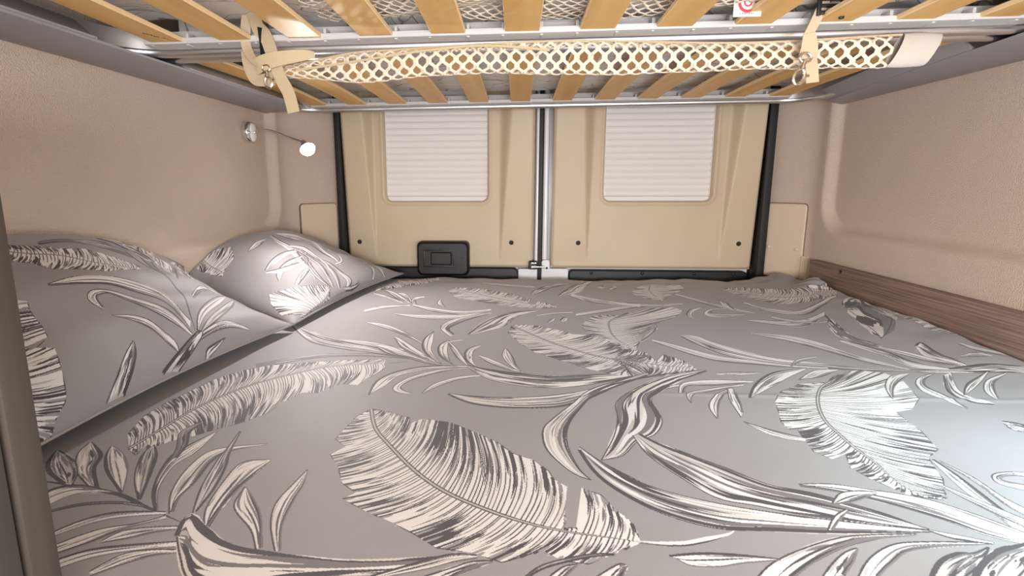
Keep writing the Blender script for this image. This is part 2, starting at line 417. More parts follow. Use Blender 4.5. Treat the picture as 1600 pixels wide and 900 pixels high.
# ------------------------------------------------------------------ upper bunk: two slatted frames
def rounded_rect_path(x0, x1, y0, y1, r, n=10):
    pts = []; out = []
    for cx, cy, a0 in ((x1 - r, y1 - r, 0), (x0 + r, y1 - r, 90), (x0 + r, y0 + r, 180), (x1 - r, y0 + r, 270)):
        for k in range(n + 1):
            an = math.radians(a0 + 90 * k / n); pts.append((cx + r * math.cos(an), cy + r * math.sin(an))); out.append((math.cos(an), math.sin(an)))
    return pts, out
def bunk_z(x): return .2665 + .007 * x
def bunk_frame(label, x0, x1, y0, y1, slat_x, sw, name='slatted_bed_frame'):
    t = thing(name, ((x0 + x1) / 2, (y0 + y1) / 2, .262), label, 'bed frame')
    pts, out = rounded_rect_path(x0, x1, y0, y1, .125)
    path = [(x, y, bunk_z(x)) for x, y in pts]
    prof = [(0, .004), (-.003, .001), (-.010, -.001), (-.018, .000), (-.022, .004), (-.022, .010), (-.026, .012), (-.026, .046), (-.004, .048), (0, .044), (.001, .022)]
    MB().sweep(path, prof, lambda i: (out[i][0], out[i][1], 0), closed=True).build('side_profile', M_ALU, t, smooth=50)
    # inner plastic ledge that carries the slat ends, front and back
    for yy, s in ((y0 + .026, 1), (y1 - .026, -1)):
        m = MB()
        n = 24; vs = []; fs = []
        pr = [(0, .012), (.034, .014), (.036, .018), (.036, .024), (.030, .022), (.004, .022), (0, .046), (-.001, .046)]
        xs = [x0 + .10 + (x1 - x0 - .20) * i / n for i in range(n + 1)]
        for x in xs:
            for a, b in pr: vs.append((x, yy + s * a, bunk_z(x) + b))
        k = len(pr)
        for i in range(n):
            for j in range(k): fs.append((i * k + j, i * k + (j + 1) % k, (i + 1) * k + (j + 1) % k, (i + 1) * k + j))
        fs += [tuple(range(k)), tuple(n * k + j for j in range(k))]
        m.add(vs, fs).build('slat_ledge', M_HOLD, t)
    for x in slat_x:
        vs = []; fs = []; L0, L1 = y0 + .040, y1 - .040; n = 14; h = sw / 2
        for i in range(n + 1):
            y = L0 + (L1 - L0) * i / n; bow = .010 * math.sin(math.pi * i / n) * (1 if (y1 - y0) > 1 else .6)
            zb = bunk_z(x) + .0165 + bow
            for a, b in ((-h, .0015), (-h + .0015, 0), (h - .0015, 0), (h, .0015), (h, .0075), (h - .0015, .009), (-h + .0015, .009), (-h, .0075)): vs.append((x + a, y, zb + b))
        k = 8
        m = MB()
        for i in range(n):
            for j in range(k): fs.append((i * k + j, i * k + (j + 1) % k, (i + 1) * k + (j + 1) % k, (i + 1) * k + j))
        fs += [tuple(range(k)), tuple(n * k + j for j in range(k))]
        m.add(vs, fs); m.m = [1 if (q % 8) in (3, 7, 0, 2, 4, 6) and q < n * 8 else 0 for q in range(len(fs))]
        so = m.build('slat', [M_SLAT, M_SLATE], t)
        for yy, s in ((L0, 1), (L1, -1)):
            z = bunk_z(x)
            c = MB(); a, b = sorted((yy - s * .010, yy + s * .014))
            c.box((x - h - .007, a, z + .012), (x - h - .001, b, z + .036), .0015); c.box((x + h + .001, a, z + .012), (x + h + .007, b, z + .036), .0015)
            a, b = sorted((yy - s * .010, yy - s * .001)); c.box((x - h - .006, a, z + .013), (x + h + .006, b, z + .034), .001)
            c.build('slat_holder', M_HOLD, so)
    return t
def ink_scribble(slat):
    """small handwritten mark on the underside of the slat"""
    m = MB(); rnd = random.Random(3); z = bunk_z(-.69) + .0165 + .0012
    for k in range(9):
        u = k / 8; x = -.700 + .022 * u; y = .972 + .052 * u
        m.tube([(x, y, z), (x + rnd.uniform(-.004, .004), y + .004, z), (x + rnd.uniform(-.002, .004), y + .006, z)], .0008, 6)
    m.build('ink_mark', M_INK, slat, label='small black handwritten mark')
near = bunk_frame('near slatted bunk frame with wide birch slats at the top edge of the picture', -.845, 1.022, -.62, 1.095, [.007 + .1405 * k for k in range(-5, 7)], .066)
ink_scribble([o for o in near.children if o.name.startswith('slat') and 'ledge' not in o.name][0])
far = bunk_frame('far slatted bunk frame over the rear doors, behind the hanging net', -.845, 1.022, 1.118, 1.935, [.009 + .1455 * k for k in range(-5, 7)], .068)

def bunk_mattress(label, x0, x1, y0, y1):
    t = MB(); nx, ny = 60, 30; vs = []; fs = []
    for j in range(ny + 1):
        for i in range(nx + 1):
            x = x0 + (x1 - x0) * i / nx; y = y0 + (y1 - y0) * j / ny
            z = .3265 + .0035 * pnoise(Vector((x * 9, y * 7, 3))) + .0015 * math.cos((x - .009) / .1455 * 2 * math.pi)
            vs.append((x, y, z))
    for j in range(ny):
        for i in range(nx):
            a = j * (nx + 1) + i; fs.append((a, a + nx + 1, a + nx + 2, a + 1))
    k = len(vs)
    rim = [i for i in range(nx + 1)] + [j * (nx + 1) + nx for j in range(1, ny + 1)] + [ny * (nx + 1) + i for i in range(nx - 1, -1, -1)] + [j * (nx + 1) for j in range(ny - 1, 0, -1)]
    for r in rim: vs.append((vs[r][0], vs[r][1], .43))
    n = len(rim)
    for i in range(n): fs.append((rim[i], rim[(i + 1) % n], k + (i + 1) % n, k + i))
    fs.append(tuple(k + i for i in range(n)))
    return t.add(vs, fs)
# quilted ticking with pencil-thin printed leaf veins
M_TICK = bpy.data.materials.new('white_ticking_with_leaf_lines'); M_TICK.use_nodes = True
nt = M_TICK.node_tree; b = nt.nodes['Principled BSDF']; b.inputs['Roughness'].default_value = .8
tc = nt.nodes.new('ShaderNodeTexCoord'); vo = nt.nodes.new('ShaderNodeTexVoronoi'); vo.feature = 'DISTANCE_TO_EDGE'; vo.inputs['Scale'].default_value = 1
nz = nt.nodes.new('ShaderNodeTexNoise'); nz.inputs['Scale'].default_value = 6
ad = nt.nodes.new('ShaderNodeVectorMath'); ad.operation = 'MULTIPLY_ADD'; ad.inputs[1].default_value = (.25, .25, .25)
mp = nt.nodes.new('ShaderNodeMapping'); mp.inputs['Scale'].default_value = (9, 22, 1)
nt.links.new(tc.outputs['Object'], nz.inputs['Vector']); nt.links.new(nz.outputs['Color'], ad.inputs[0]); nt.links.new(tc.outputs['Object'], ad.inputs[2])
nt.links.new(ad.outputs[0], mp.inputs['Vector']); nt.links.new(mp.outputs['Vector'], vo.inputs['Vector'])
rp = nt.nodes.new('ShaderNodeValToRGB'); rp.color_ramp.elements[0].position = .008; rp.color_ramp.elements[1].position = .03
rp.color_ramp.elements[0].color = (*srgb(160, 156, 156), 1); rp.color_ramp.elements[1].color = (*srgb(238, 235, 233), 1)
nt.links.new(vo.outputs['Distance'], rp.inputs['Fac']); nt.links.new(rp.outputs['Color'], b.inputs['Base Color'])
mn = bunk_mattress('', -.765, .935, -.58, 1.06).build('mattress', M_TICK)
tag(mn, 'white mattress resting on the near bunk slats at the top of the picture', 'mattress')
mf = bunk_mattress('', -.745, .930, 1.152, 1.90).build('mattress', M_TICK)
tag(mf, 'white mattress with fine grey leaf lines on the far bunk slats', 'mattress')

# ------------------------------------------------------------------ nets
def hex_net(fn, nu, nv, mat, name, hole=.66, th=.0014, periodic_v=False, skip=None):
    """honeycomb net: cells of a (u, v) sheet mapped into the room by fn; u, v in cell units"""
    verts = {}; vs = []; fs = []
    def vid(u, v):
        if periodic_v: v = v % nv
        k = (round(u * 12), round(v * 12))
        if k not in verts: verts[k] = len(vs); vs.append(fn(u, v))
        return verts[k]
    hexc = [(.5, 1 / 6), (.5, -1 / 6), (0, -.5), (-.5, -1 / 6), (-.5, 1 / 6), (0, .5)]
    hexc = [(a, b * 2 * (2 / 3)) for a, b in ((.5, .25), (.5, -.25), (0, -.75), (-.5, -.25), (-.5, .25), (0, .75))]
    for j in range(nv):
        for i in range(nu):
            cu, cv = i + (.5 if j % 2 else 0), j
            out = [vid(cu + a, cv + b) for a, b in hexc]
            k = len(vs)
            for a, b in hexc: vs.append(fn(cu + a * hole, (cv + b * hole)))
            for q in range(6): fs.append((out[q], out[(q + 1) % 6], k + (q + 1) % 6, k + q))
    m = MB().add(vs, fs); return m
# rolled safety net hanging under the middle rail
NX0, NX1 = -.455, .700
def net_half_height(x):
    k = smooth01((x - NX0) / .16); return .010 + .018 * k + .0025 * math.sin(x * 11) - .003 * smooth01((x - .1) / .5)
def net_centre(x):
    return (1.055 + .006 * math.sin(x * 8), .236 + .0035 * math.sin(x * 6.5 + 1.5) + .004 * x - .006 * smooth01((x + .05) / -.3) )
NV = 12; cell = .0258
def net_pt(u, v):
    x = NX0 + u * cell; h = net_half_height(x); cy, cz = net_centre(x)
    an = -math.radians(-12) + -math.radians(205) * v / 6.
    w = .0115 + .004 * math.sin(x * 14 + 2 * an)
    x2 = x + .0012 * math.sin(2 * an + x * 25)
    return (x2, cy + w * math.sin(an), cz + h * math.cos(an) + .0008 * math.sin(x * 40 + an * 3))
net = thing('safety_net', (.15, 1.05, .21), 'cream mesh safety net rolled up and hanging below the middle rail of the bunk', 'net')
nm = hex_net(net_pt, int((NX1 - NX0) / cell), 7, M_NET, 'mesh', hole=.60).build('mesh', M_NET, net, recalc=False)
sm = nm.modifiers.new('cord', 'SOLIDIFY'); sm.thickness = .0016; sm.offset = 0
# solid cloth end, top hem and twist of hem at the left
def end_band():
    m = MB(); vs = []; fs = []; n = 20; xs = [.692, .696, .715, .735, .752, .758, .759]; hs = [.98, 1.02, 1.04, 1.02, .98, .93, .3]
    for x, hf in zip(xs, hs):
        h = .029 * hf; cy, cz = net_centre(.70)
        for k in range(n):
            an = 2 * math.pi * k / n
            xx = x + .012 * math.cos(an)
            vs.append((xx, cy - .0125 * min(1, hf) * math.sin(an), cz + .002 + h * math.cos(an)))
    for i in range(len(xs) - 1):
        for k in range(n): fs.append((i * n + k, i * n + (k + 1) % n, (i + 1) * n + (k + 1) % n, (i + 1) * n + k))
    fs.append(tuple((len(xs) - 1) * n + k for k in range(n)))
    return m.add(vs, fs)
eb = end_band().build('end_band', M_BAND, net, label='solid cream cloth end of the net'); 
hem = [(x, net_centre(x)[0] - .002, net_centre(x)[1] + net_half_height(x) + .001) for x in [NX0 + .02 + i * (NX1 - NX0 - .02) / 60 for i in range(61)]]
MB().tube(hem, .0022, 8).build('top_hem', M_WEB, net)
hem2 = [(x, net_centre(x)[0] - .0135 - .001, net_centre(x)[1] + .022 * math.sin((x + .42) * 4.2) * (1 - smooth01((x + .1) / .35)) + .0) for x in [-.44 + i * .5 / 40 for i in range(41)]]
MB().ribbon([p for p in hem2], (0, 0, 1), .004, .0014).build('gathered_hem', M_WEB, net)

# storage net lying between near slats and mattress
def shelf_pt(u, v):
    x = -.36 + u * .0235; y = .80 + v * .0125
    e = smooth01((v - 13) / 4.5)
    return (x + .004 * math.sin(v * 1.1), y + .012 * math.sin(x * 16) * e, .3095 - .0035 + .004 * math.sin(x * 22 + v * .7) - .006 * e * math.sin(x * 7.5 + 1))
sn = hex_net(shelf_pt, 34, 18, M_NET, 'storage_net', hole=.72).build('storage_net', M_NET, recalc=False)
sm = sn.modifiers.new('cord', 'SOLIDIFY'); sm.thickness = .0014; sm.offset = 0
tag(sn, 'cream mesh net lying between the near bunk slats and their mattress', 'net')

# ------------------------------------------------------------------ straps
# left strap: webbing folded over the rail, knotted around the net
sl = thing('webbing_strap', (-.49, 1.03, .14), 'beige webbing strap knotted around the left end of the safety net', 'strap')
p = spline([(-.522, 1.040, .345), (-.512, 1.036, .318), (-.508, 1.034, .302), (-.492, 1.028, .286), (-.481, 1.022, .262), (-.474, 1.020, .240), (-.470, 1.022, .222), (-.462, 1.024, .200), (-.450, 1.024, .176), (-.443, 1.026, .140)], 6)
MB().ribbon(p, (1, -.15, .12), .026, .0016).build('long_band', M_WEB, sl)
p = spline([(-.512, 1.022, .226), (-.496, 1.016, .231), (-.470, 1.013, .237), (-.440, 1.016, .242), (-.412, 1.026, .247), (-.398, 1.036, .249)], 6)
MB().ribbon(p, (0, -.1, 1), [.030 - .018 * (i / (len(p) - 1)) ** 2 for i in range(len(p))], .0018).build('wrapped_band', M_WEB, sl)
p = spline([(-.532, 1.045, .342), (-.536, 1.040, .300), (-.534, 1.034, .268), (-.520, 1.024, .244), (-.500, 1.018, .228)], 6)
MB().ribbon(p, (1, .5, 0), .018, .0016).build('loop_band', M_WEB2, sl)
p = spline([(-.538, 1.044, .262), (-.534, 1.040, .236), (-.520, 1.034, .208), (-.500, 1.03, .203), (-.482, 1.03, .206)], 6)
MB().ribbon(p, (1, 0, .5), .026, .0016).build('lower_fold', M_WEB2, sl)
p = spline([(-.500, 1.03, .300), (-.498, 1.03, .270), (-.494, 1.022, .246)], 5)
MB().ribbon(p, (.6, 1, 0), .014, .002).build('dark_band', M_BLACK, sl, label='dark inside of the folded strap')  # black ribbon laid inside the strap's fold
def snap_hook(parent, c, ang, k=1.0):
    """small swivel clip: ring, swivel barrel and oval gate"""
    c = Vector(c); ca, sa = math.cos(ang), math.sin(ang)
    def pt(x, z, y=0): return (c.x + (x * ca - z * sa) * k, c.y + y * k, c.z + (x * sa + z * ca) * k)
    m = MB()
    m.tube([pt(.0085 * math.cos(a), .006 + .007 * math.sin(a)) for a in [2 * math.pi * i / 20 for i in range(20)]], .0018 * k, 8, closed=True)
    m.tube([pt(0, 0), pt(0, -.008)], .0035 * k, 12)
    m.tube([pt(0, -.008), pt(0, -.012)], .0050 * k, 12)
    m.tube([pt(.0075 * math.cos(a), -.023 + .012 * math.sin(a)) for a in [2 * math.pi * i / 24 for i in range(24)]], .0024 * k, 8, closed=True)
    m.tube([pt(.0075, -.016), pt(.010, -.024, -.001), pt(.0075, -.031)], .0016 * k, 8)
    m.tube([pt(.009, -.019), pt(.014, -.018)], .0018 * k, 8)
    return m.build('snap_hook', M_BRASS, parent, label='shiny metal clip')
snap_hook(sl, (-.487, 1.014, .216), .1, .9)
# right strap
sr = thing('webbing_strap', (.51, 1.02, .16), 'beige webbing strap with a black slider hanging at the right end of the safety net', 'strap')
p = spline([(.552, 1.02, .355), (.546, 1.015, .335), (.538, 1.012, .315), (.531, 1.010, .298), (.522, 1.009, .276), (.515, 1.012, .258)], 6)
MB().ribbon(p, (1, .1, .15), .0175, .0016).build('upper_band', M_WEB2, sr)
p = spline([(.516, 1.009, .262), (.520, 1.012, .240), (.522, 1.018, .222)], 6)
MB().ribbon(p, (1, 0, .0), [.020 + .012 * math.sin(math.pi * .5 * i / (len(p) - 1)) for i in range(len(p))], .002).build('folded_band', M_WEB2, sr)
p = spline([(.530, 1.024, .224), (.533, 1.022, .205), (.536, 1.02, .180)], 5)
MB().ribbon(p, (1, 0, -.15), .0225, .0016).build('loose_end', M_WEB2, sr)
bk = MB(); bk.box((.528, 1.003, .292), (.566, 1.010, .298), .001); bk.box((.530, 1.003, .304), (.568, 1.010, .309), .001); bk.box((.532, 1.003, .315), (.572, 1.010, .321), .001)
bk.box((.524, 1.003, .290), (.530, 1.010, .322), .001); bk.box((.563, 1.003, .284), (.570, 1.010, .345), .001)
bk.build('slider', M_BLKP, sr, label='black plastic slider')
snap_hook(sr, (.512, 1.008, .214), -.25, 1.15)

# care label hanging from the near mattress
lb = MB().box((.366, .966, .280), (.412, .967, .325)).build('care_label', M_PAPER)
tag(lb, 'small white care label with a red ring hanging between two near bunk slats', 'label')
rg = MB(); n = 40; vs = []; fs = []
for r0, r1 in ((.0115, .0165), (.0045, .0070)):
    k = len(vs)
    for i in range(n):
        an = 2 * math.pi * i / n
        for r in (r0, r1): vs.append((.389 + r * math.cos(an), .9654, .3025 + r * math.sin(an)))
    for i in range(n): fs.append((k + 2 * i, k + 2 * i + 1, k + 2 * ((i + 1) % n) + 1, k + 2 * ((i + 1) % n)))
rg.add(vs, fs); rg.build('red_ring', M_RED, lb, recalc=False)
ln_ = MB()
for i in range(7): ln_.box((.3765 + i * .0036, .9652, .2835), (.3765 + i * .0036 + (.0026 if i % 3 else .0016), .9656, .2862))
ln_.build('printed_line', M_RAIL, lb)

# ------------------------------------------------------------------ reading lamp
def reading_lamp(label, base, n, head, aim, energy, color):
    t = thing('reading_lamp', base, label, 'lamp')
    b = Vector(base); n = Vector(n)
    MB().lathe([(.026, 0), (.0325, .001), (.034, .005), (.034, .018), (.031, .023), (.022, .024)], b, n, 40).build('base', M_CHROME, t)
    q = b + n * .025
    MB().lathe([(.001, .006), (.010, .0055), (.017, .003), (.019, 0)], q + Vector((0, 0, .010)), n, 24).build('rocker_button', M_WPLAS, t)
    MB().lathe([(.001, .006), (.010, .0055), (.017, .003), (.019, 0)], q + Vector((0, 0, -.011)), n, 24).build('rocker_button', M_WPLAS, t)
    MB().tube([q, q + n * .014], .006, 14).build('arm_socket', M_CHROME, t)
    h = Vector(head); a = Vector(aim).normalized()
    mid = q + n * .06 + Vector((0, -.01, .004))
    path = spline([q + n * .01, mid, (mid + h) / 2 + Vector((0, 0, .004)), h - a * .02], 10)
    MB().tube(path, .0042, 10).build('flexible_arm', M_CHROME, t)
    hd = MB().lathe([(.005, -.026), (.008, -.024), (.012, -.010), (.019, .004), (.022, .010), (.022, .014)], h, a, 32).build('lamp_head', M_CHROME, t)
    MB().lathe([(.001, .029), (.012, .027), (.019, .021), (.0225, .013)], h, a, 32).build('lens', M_LED, hd)
    d = bpy.data.lights.new('reading_lamp_light', 'SPOT'); d.energy = energy; d.color = color; d.spot_size = math.radians(150); d.spot_blend = .8; d.shadow_soft_size = .014
    l = bpy.data.objects.new('reading_lamp_light', d); scene.collection.objects.link(l); l.parent = t
    l.location = h + a * .032 - b; l.rotation_euler = a.to_track_quat('-Z', 'Y').to_euler()
    return t
reading_lamp('chrome reading lamp lit on a flexible arm on the left wall', (-.880, 1.655, .166), (1, 0, 0), (-.642, 1.56, .113), (.55, -.50, -.62), 23.0, (1, .94, .92))
reading_lamp('second chrome reading lamp on the right wall beyond the picture edge', (1.076, .42, .12), (-1, 0, 0), (.90, .42, .03), (-.42, .25, -.85), 40.0, (.60, .89, 1))

# ------------------------------------------------------------------ wooden side board and near partition
bo = MB().box((1.016, -.05, -.60), (1.046, 1.835, -.262), .0015).build('side_board', M_BOARD)
tag(bo, 'brown oak board along the right wall beside the bed', 'board')
MB().lathe([(.0015, .0006), (.0055, .0004), (.0055, -.001)], (1.0155, 1.66, -.275), (-1, 0, 0), 18).build('screw_hole', M_DARK, bo)
pt_ = thing('partition_panel', (-.62, .33, FLOOR_Z), 'dark wooden cabinet side panel at the left edge of the picture', 'panel')
MB().box((-.850, .332, FLOOR_Z), (-.379, .356, .10), .002).build('front_board', M_PLANK, pt_)
MB().box((-.850, .306, FLOOR_Z), (-.382, .3285, .10), .002).build('rear_board', M_PLANK, pt_)
MB().box((-.848, .3286, FLOOR_Z), (-.386, .3319, .098)).build('joint_strip', M_BLACK, pt_)

# ------------------------------------------------------------------ the palm print, painted stroke by stroke into each cloth's own map
BED_PRINT = [
 ['f',[[-496,1751],[-427,1825],[-298,1914]],[[-505,1785],[-440,1882],[-303,1950]],[[-480,1694],[-411,1755],[-338,1830],[-294,1890]],[],[[0,1.83],[0,-1.83]]],
 ['f',[[-221,1741],[-148,1681],[-64,1612],[12,1555],[120,1508]],[[-223,1758],[-155,1762],[-69,1717],[13,1646],[58,1578],[87,1560],[124,1517]],[[-233,1708],[-196,1605],[-138,1567],[-61,1522],[12,1492],[69,1484],[123,1499]],[[0,0.78,0.84]],[[0,1.83],[0,-1.83]]],
 ['f',[[487,1867],[458,1766],[452,1675],[460,1606]],[[475,1883],[521,1864],[585,1847],[584,1787],[522,1701],[460,1606]],[[466,1866],[402,1777],[388,1693],[414,1631],[458,1598]],[],[[0,1.83],[0,-1.83]]],
 ['f',[[704,1775],[785,1686],[864,1618],[973,1598]],[[711,1794],[797,1819],[857,1747],[922,1698],[1024,1679]],[[700,1765],[738,1638],[788,1565],[874,1545],[944,1549]],[],[[0,1.83],[0,-1.83]]],
 ['f',[[970,1370],[989,1265],[1032,1202],[1093,1136]],[[975,1379],[1035,1374],[1047,1300],[1077,1241],[1094,1163],[1096,1140]],[[964,1362],[959,1287],[961,1204],[994,1155],[1082,1125]],[],[[0,1.83],[0,-1.83]]],
 ['b',[[700,1589],[734,1519],[814,1490],[959,1575]],[[690,1566],[726,1469],[802,1439],[942,1545]],0],
 ['b',[[618,1377],[682,1375],[764,1395],[854,1445]],[[614,1368],[676,1334],[735,1327],[836,1414]],0],
 ['b',[[196,1660],[292,1585],[397,1560],[506,1559]],[[193,1635],[281,1524],[385,1509],[502,1548]],0],
 ['b',[[169,1420],[257,1481],[367,1540],[458,1538]],[[166,1388],[250,1437],[358,1497],[456,1531]],0],
 ['b',[[530,1710],[570,1628],[625,1527],[674,1456]],[[522,1684],[557,1589],[609,1485],[671,1450]],0],
 ['b',[[485,1363],[475,1422],[506,1489],[542,1508]],[[487,1372],[488,1423],[509,1466],[538,1497]],0],
 ['b',[[632,1428],[548,1405],[529,1441],[564,1492],[636,1513]],[[637,1441],[581,1444],[555,1455],[575,1479],[632,1503]],0],
 ['b',[[629,1624],[644,1586],[629,1473]],[[633,1616],[616,1540],[626,1469]],0],
 ['b',[[703,1421],[756,1380],[822,1370]],[[695,1402],[746,1360],[819,1364]],0],
 ['b',[[49,1685],[63,1741],[100,1810],[194,1907]],[[61,1671],[95,1727],[128,1786],[190,1860]],1],
 ['b',[[139,1660],[172,1759],[215,1857],[287,1932]],[[145,1639],[211,1710],[238,1792],[283,1903]],1],
 ['b',[[189,1689],[243,1627],[310,1580],[376,1545]],[[174,1655],[234,1562],[300,1522],[367,1507]],0],
 ['b',[[-128,1861],[-38,1829],[65,1809]],[[-127,1842],[-37,1785],[65,1791]],0],
 ['b',[[84,1324],[95,1359],[106,1370]],[[88,1320],[101,1340],[107,1365]],0],
 ['b',[[119,1343],[130,1382],[142,1372]],[[125,1327],[137,1342],[142,1367]],0],
 ['b',[[59,1404],[108,1434],[163,1443]],[[60,1393],[106,1412],[162,1432]],0],
 ['b',[[288,1821],[309,1849],[316,1814]],[[287,1804],[299,1788],[315,1805]],0],
 ['b',[[323,1781],[351,1834],[357,1808]],[[324,1764],[343,1773],[356,1799]],0],
 ['b',[[-451,1711],[-413,1674],[-329,1529]],[[-440,1684],[-379,1566],[-327,1519]],0],
 ['b',[[-480,1662],[-424,1620],[-351,1528]],[[-472,1640],[-415,1585],[-348,1515]],0],
 ['b',[[-392,1656],[-364,1638],[-310,1511]],[[-386,1637],[-350,1575],[-311,1498]],0],
 ['b',[[-298,1613],[-326,1590],[-322,1529],[-286,1481]],[[-294,1592],[-312,1563],[-307,1524],[-286,1478]],0],
 ['b',[[-241,1581],[-240,1518],[-209,1473]],[[-237,1568],[-224,1519],[-208,1470]],0],
 ['b',[[-443,1430],[-406,1477],[-322,1497]],[[-434,1402],[-397,1444],[-320,1485]],0],
 ['b',[[-313,1504],[-227,1451],[-147,1433],[-73,1466]],[[-309,1486],[-220,1404],[-143,1386],[-72,1446]],0],
 ['b',[[-346,1396],[-257,1380],[-170,1385],[-71,1424]],[[-340,1385],[-249,1336],[-163,1334],[-69,1402]],0],
 ['b',[[-115,1194],[-89,1295],[-55,1376],[-2,1433],[68,1466]],[[-114,1186],[-69,1221],[-23,1287],[2,1374],[67,1454]],1],
 ['b',[[-156,1174],[-191,1248],[-180,1308],[-141,1366],[-71,1429]],[[-150,1194],[-168,1241],[-154,1279],[-125,1336],[-70,1412]],1],
 ['b',[[-527,960],[-471,1005],[-406,1040],[-312,1046],[-223,1023]],[[-513,934],[-461,982],[-398,1018],[-308,1030],[-222,1017]],2],
 ['b',[[-589,1269],[-508,1199],[-414,1139],[-334,1101],[-228,1046]],[[-575,1238],[-482,1121],[-391,1074],[-315,1054],[-224,1026]],1],
 ['b',[[-415,1142],[-354,1133],[-298,1113],[-247,1083]],[[-412,1133],[-345,1102],[-289,1080],[-245,1074]],0],
 ['b',[[-393,1293],[-339,1273],[-275,1211],[-207,1120]],[[-389,1281],[-313,1221],[-253,1164],[-206,1113]],0],
 ['b',[[-290,1175],[-260,1142],[-213,1075],[-167,1009]],[[-289,1163],[-261,1099],[-218,1045],[-166,1000]],0],
 ['b',[[-203,1221],[-217,1160],[-208,1088],[-178,1023],[-149,988]],[[-202,1213],[-193,1143],[-185,1073],[-149,987]],0],
 ['b',[[-320,1111],[-285,1104],[-243,1065],[-185,1008]],[[-316,1096],[-276,1048],[-224,1026],[-184,1002]],0],
 ['b',[[-158,1149],[-174,1108],[-162,1039],[-124,983]],[[-156,1141],[-150,1075],[-138,1016],[-124,981]],0],
 ['b',[[-158,1149],[-127,1080],[-95,985]],[[-158,1137],[-126,1032],[-94,980]],0],
 ['b',[[-125,1156],[-147,1149],[-166,1126]],[[-124,1147],[-146,1138],[-165,1119]],0],
 ['b',[[-79,1117],[-108,1081],[-104,1016],[-74,972]],[[-79,1105],[-91,1071],[-89,1016],[-74,971]],0],
 ['b',[[-78,1048],[-45,1019],[-10,975],[16,954]],[[-77,1037],[-49,994],[-10,960],[16,950]],0],
 ['b',[[-23,1095],[-28,1043],[-7,979],[11,954]],[[-20,1092],[-6,1044],[2,993],[11,954]],0],
 ['b',[[-255,828],[-259,890],[-235,941],[-184,975],[-97,982]],[[-254,832],[-235,877],[-221,924],[-171,958],[-96,975]],0],
 ['b',[[-180,837],[-208,844],[-221,867],[-201,915],[-152,957],[-96,971]],[[-181,842],[-200,855],[-206,871],[-190,906],[-141,947],[-96,967]],0],
 ['b',[[-164,841],[-150,885],[-110,923],[-67,936]],[[-161,841],[-143,870],[-108,906],[-67,928]],0],
 ['l',[[-274,1059],[-188,996],[-136,978],[-86,971]],2.5,0],
 ['f',[[-534,623],[-528,686],[-522,750],[-503,808],[-476,862],[-427,917],[-368,963],[-268,984]],[[-566,661],[-585,718],[-585,766],[-572,820],[-561,882],[-534,924],[-497,955],[-429,982],[-354,1002],[-276,1015]],[[-531,619],[-512,607],[-502,628],[-487,649],[-466,664],[-447,685],[-431,698],[-416,714],[-395,747],[-391,784],[-374,827],[-347,829],[-320,872],[-286,868],[-276,900],[-261,955]],[],[[0.38,0.78],[0.38,-2.14]]],
 ['l',[[-268,984],[-219,1002]],2,0],
 ['b',[[-95,987],[-62,969],[9,947],[77,935],[147,950],[241,962]],[[-94,971],[-54,918],[9,884],[73,877],[140,901],[239,955]],1],
 ['b',[[-118,845],[-75,837],[0,833],[71,845],[137,879],[218,942]],[[-117,841],[-80,808],[-31,793],[39,791],[100,813],[216,932]],1],
 ['f',[[-8,1277],[40,1205],[92,1133],[141,1085],[186,1049],[253,1016],[197,1044],[266,1018],[357,993]],[[-11,1288],[30,1295],[60,1286],[90,1265],[123,1235],[153,1193],[188,1221],[209,1188],[234,1146],[257,1107],[282,1086],[288,1050],[292,1033],[311,1082],[329,1065],[346,1045],[354,1015],[359,996]],[[-11,1281],[-19,1212],[10,1133],[41,1068],[75,1039],[107,1007],[150,973],[152,973],[192,950],[248,946],[291,949],[356,990]],[[0,0.78,0.82]],[[0.72,1.4],[0.4,-1.93]]],
 ['f',[[292,1411],[252,1349],[239,1294],[234,1219],[243,1159],[265,1104]],[[295,1421],[378,1481],[462,1510],[480,1470],[431,1389],[366,1328],[357,1275],[306,1212],[279,1145],[264,1100]],[[291,1411],[213,1397],[181,1331],[169,1290],[174,1222],[195,1205],[217,1158],[233,1112],[264,1096]],[],[[0.63,2.18],[0.63,-1.78]]],
 ['f',[[-235,774],[-210,708],[-176,657],[-127,595],[-82,553],[-31,522],[12,503],[52,492],[91,486],[129,480]],[[-235,776],[-207,766],[-165,745],[-161,724],[-144,742],[-99,732],[-77,717],[-49,695],[-26,677],[-3,647],[24,632],[44,606],[48,589],[64,573],[53,499],[66,497],[81,572],[103,558],[113,532],[126,515],[130,484]],[[-236,774],[-251,744],[-256,697],[-258,670],[-236,649],[-250,627],[-227,594],[-211,561],[-189,544],[-181,552],[-200,530],[-165,509],[-132,493],[-103,475],[-79,457],[-42,452],[-11,441],[6,449],[29,461],[48,448],[73,446],[100,461],[129,478]],[],[[0.26,2.44,0.67,2.1,0.76,1.78,0.84,1.55],[0.26,-1.45,0.55,-1.78,0.84,-2.13]]],
 ['l',[[127,481],[168,480],[199,489],[223,498],[236,507]],5,1],
 ['l',[[126,478],[167,477],[197,485],[223,496]],1.5,0],
 ['b',[[376,991],[286,951],[214,884],[170,825],[161,767],[145,707],[115,637]],[[374,985],[302,926],[250,871],[227,833],[229,766],[206,715],[175,692],[146,651],[115,637]],1],
 ['b',[[256,967],[141,883],[97,815],[59,753],[42,716],[43,664],[60,625],[78,599],[95,589]],[[253,953],[141,853],[105,791],[82,735],[74,687],[77,645],[85,608],[95,589]],1],
 ['l',[[103,831],[181,904],[289,962],[366,989]],4,0],
 ['b',[[183,714],[205,686],[238,657],[275,624],[308,592],[345,577],[377,560],[438,518]],[[172,709],[180,656],[206,606],[236,562],[274,550],[310,538],[359,528],[437,517]],1],
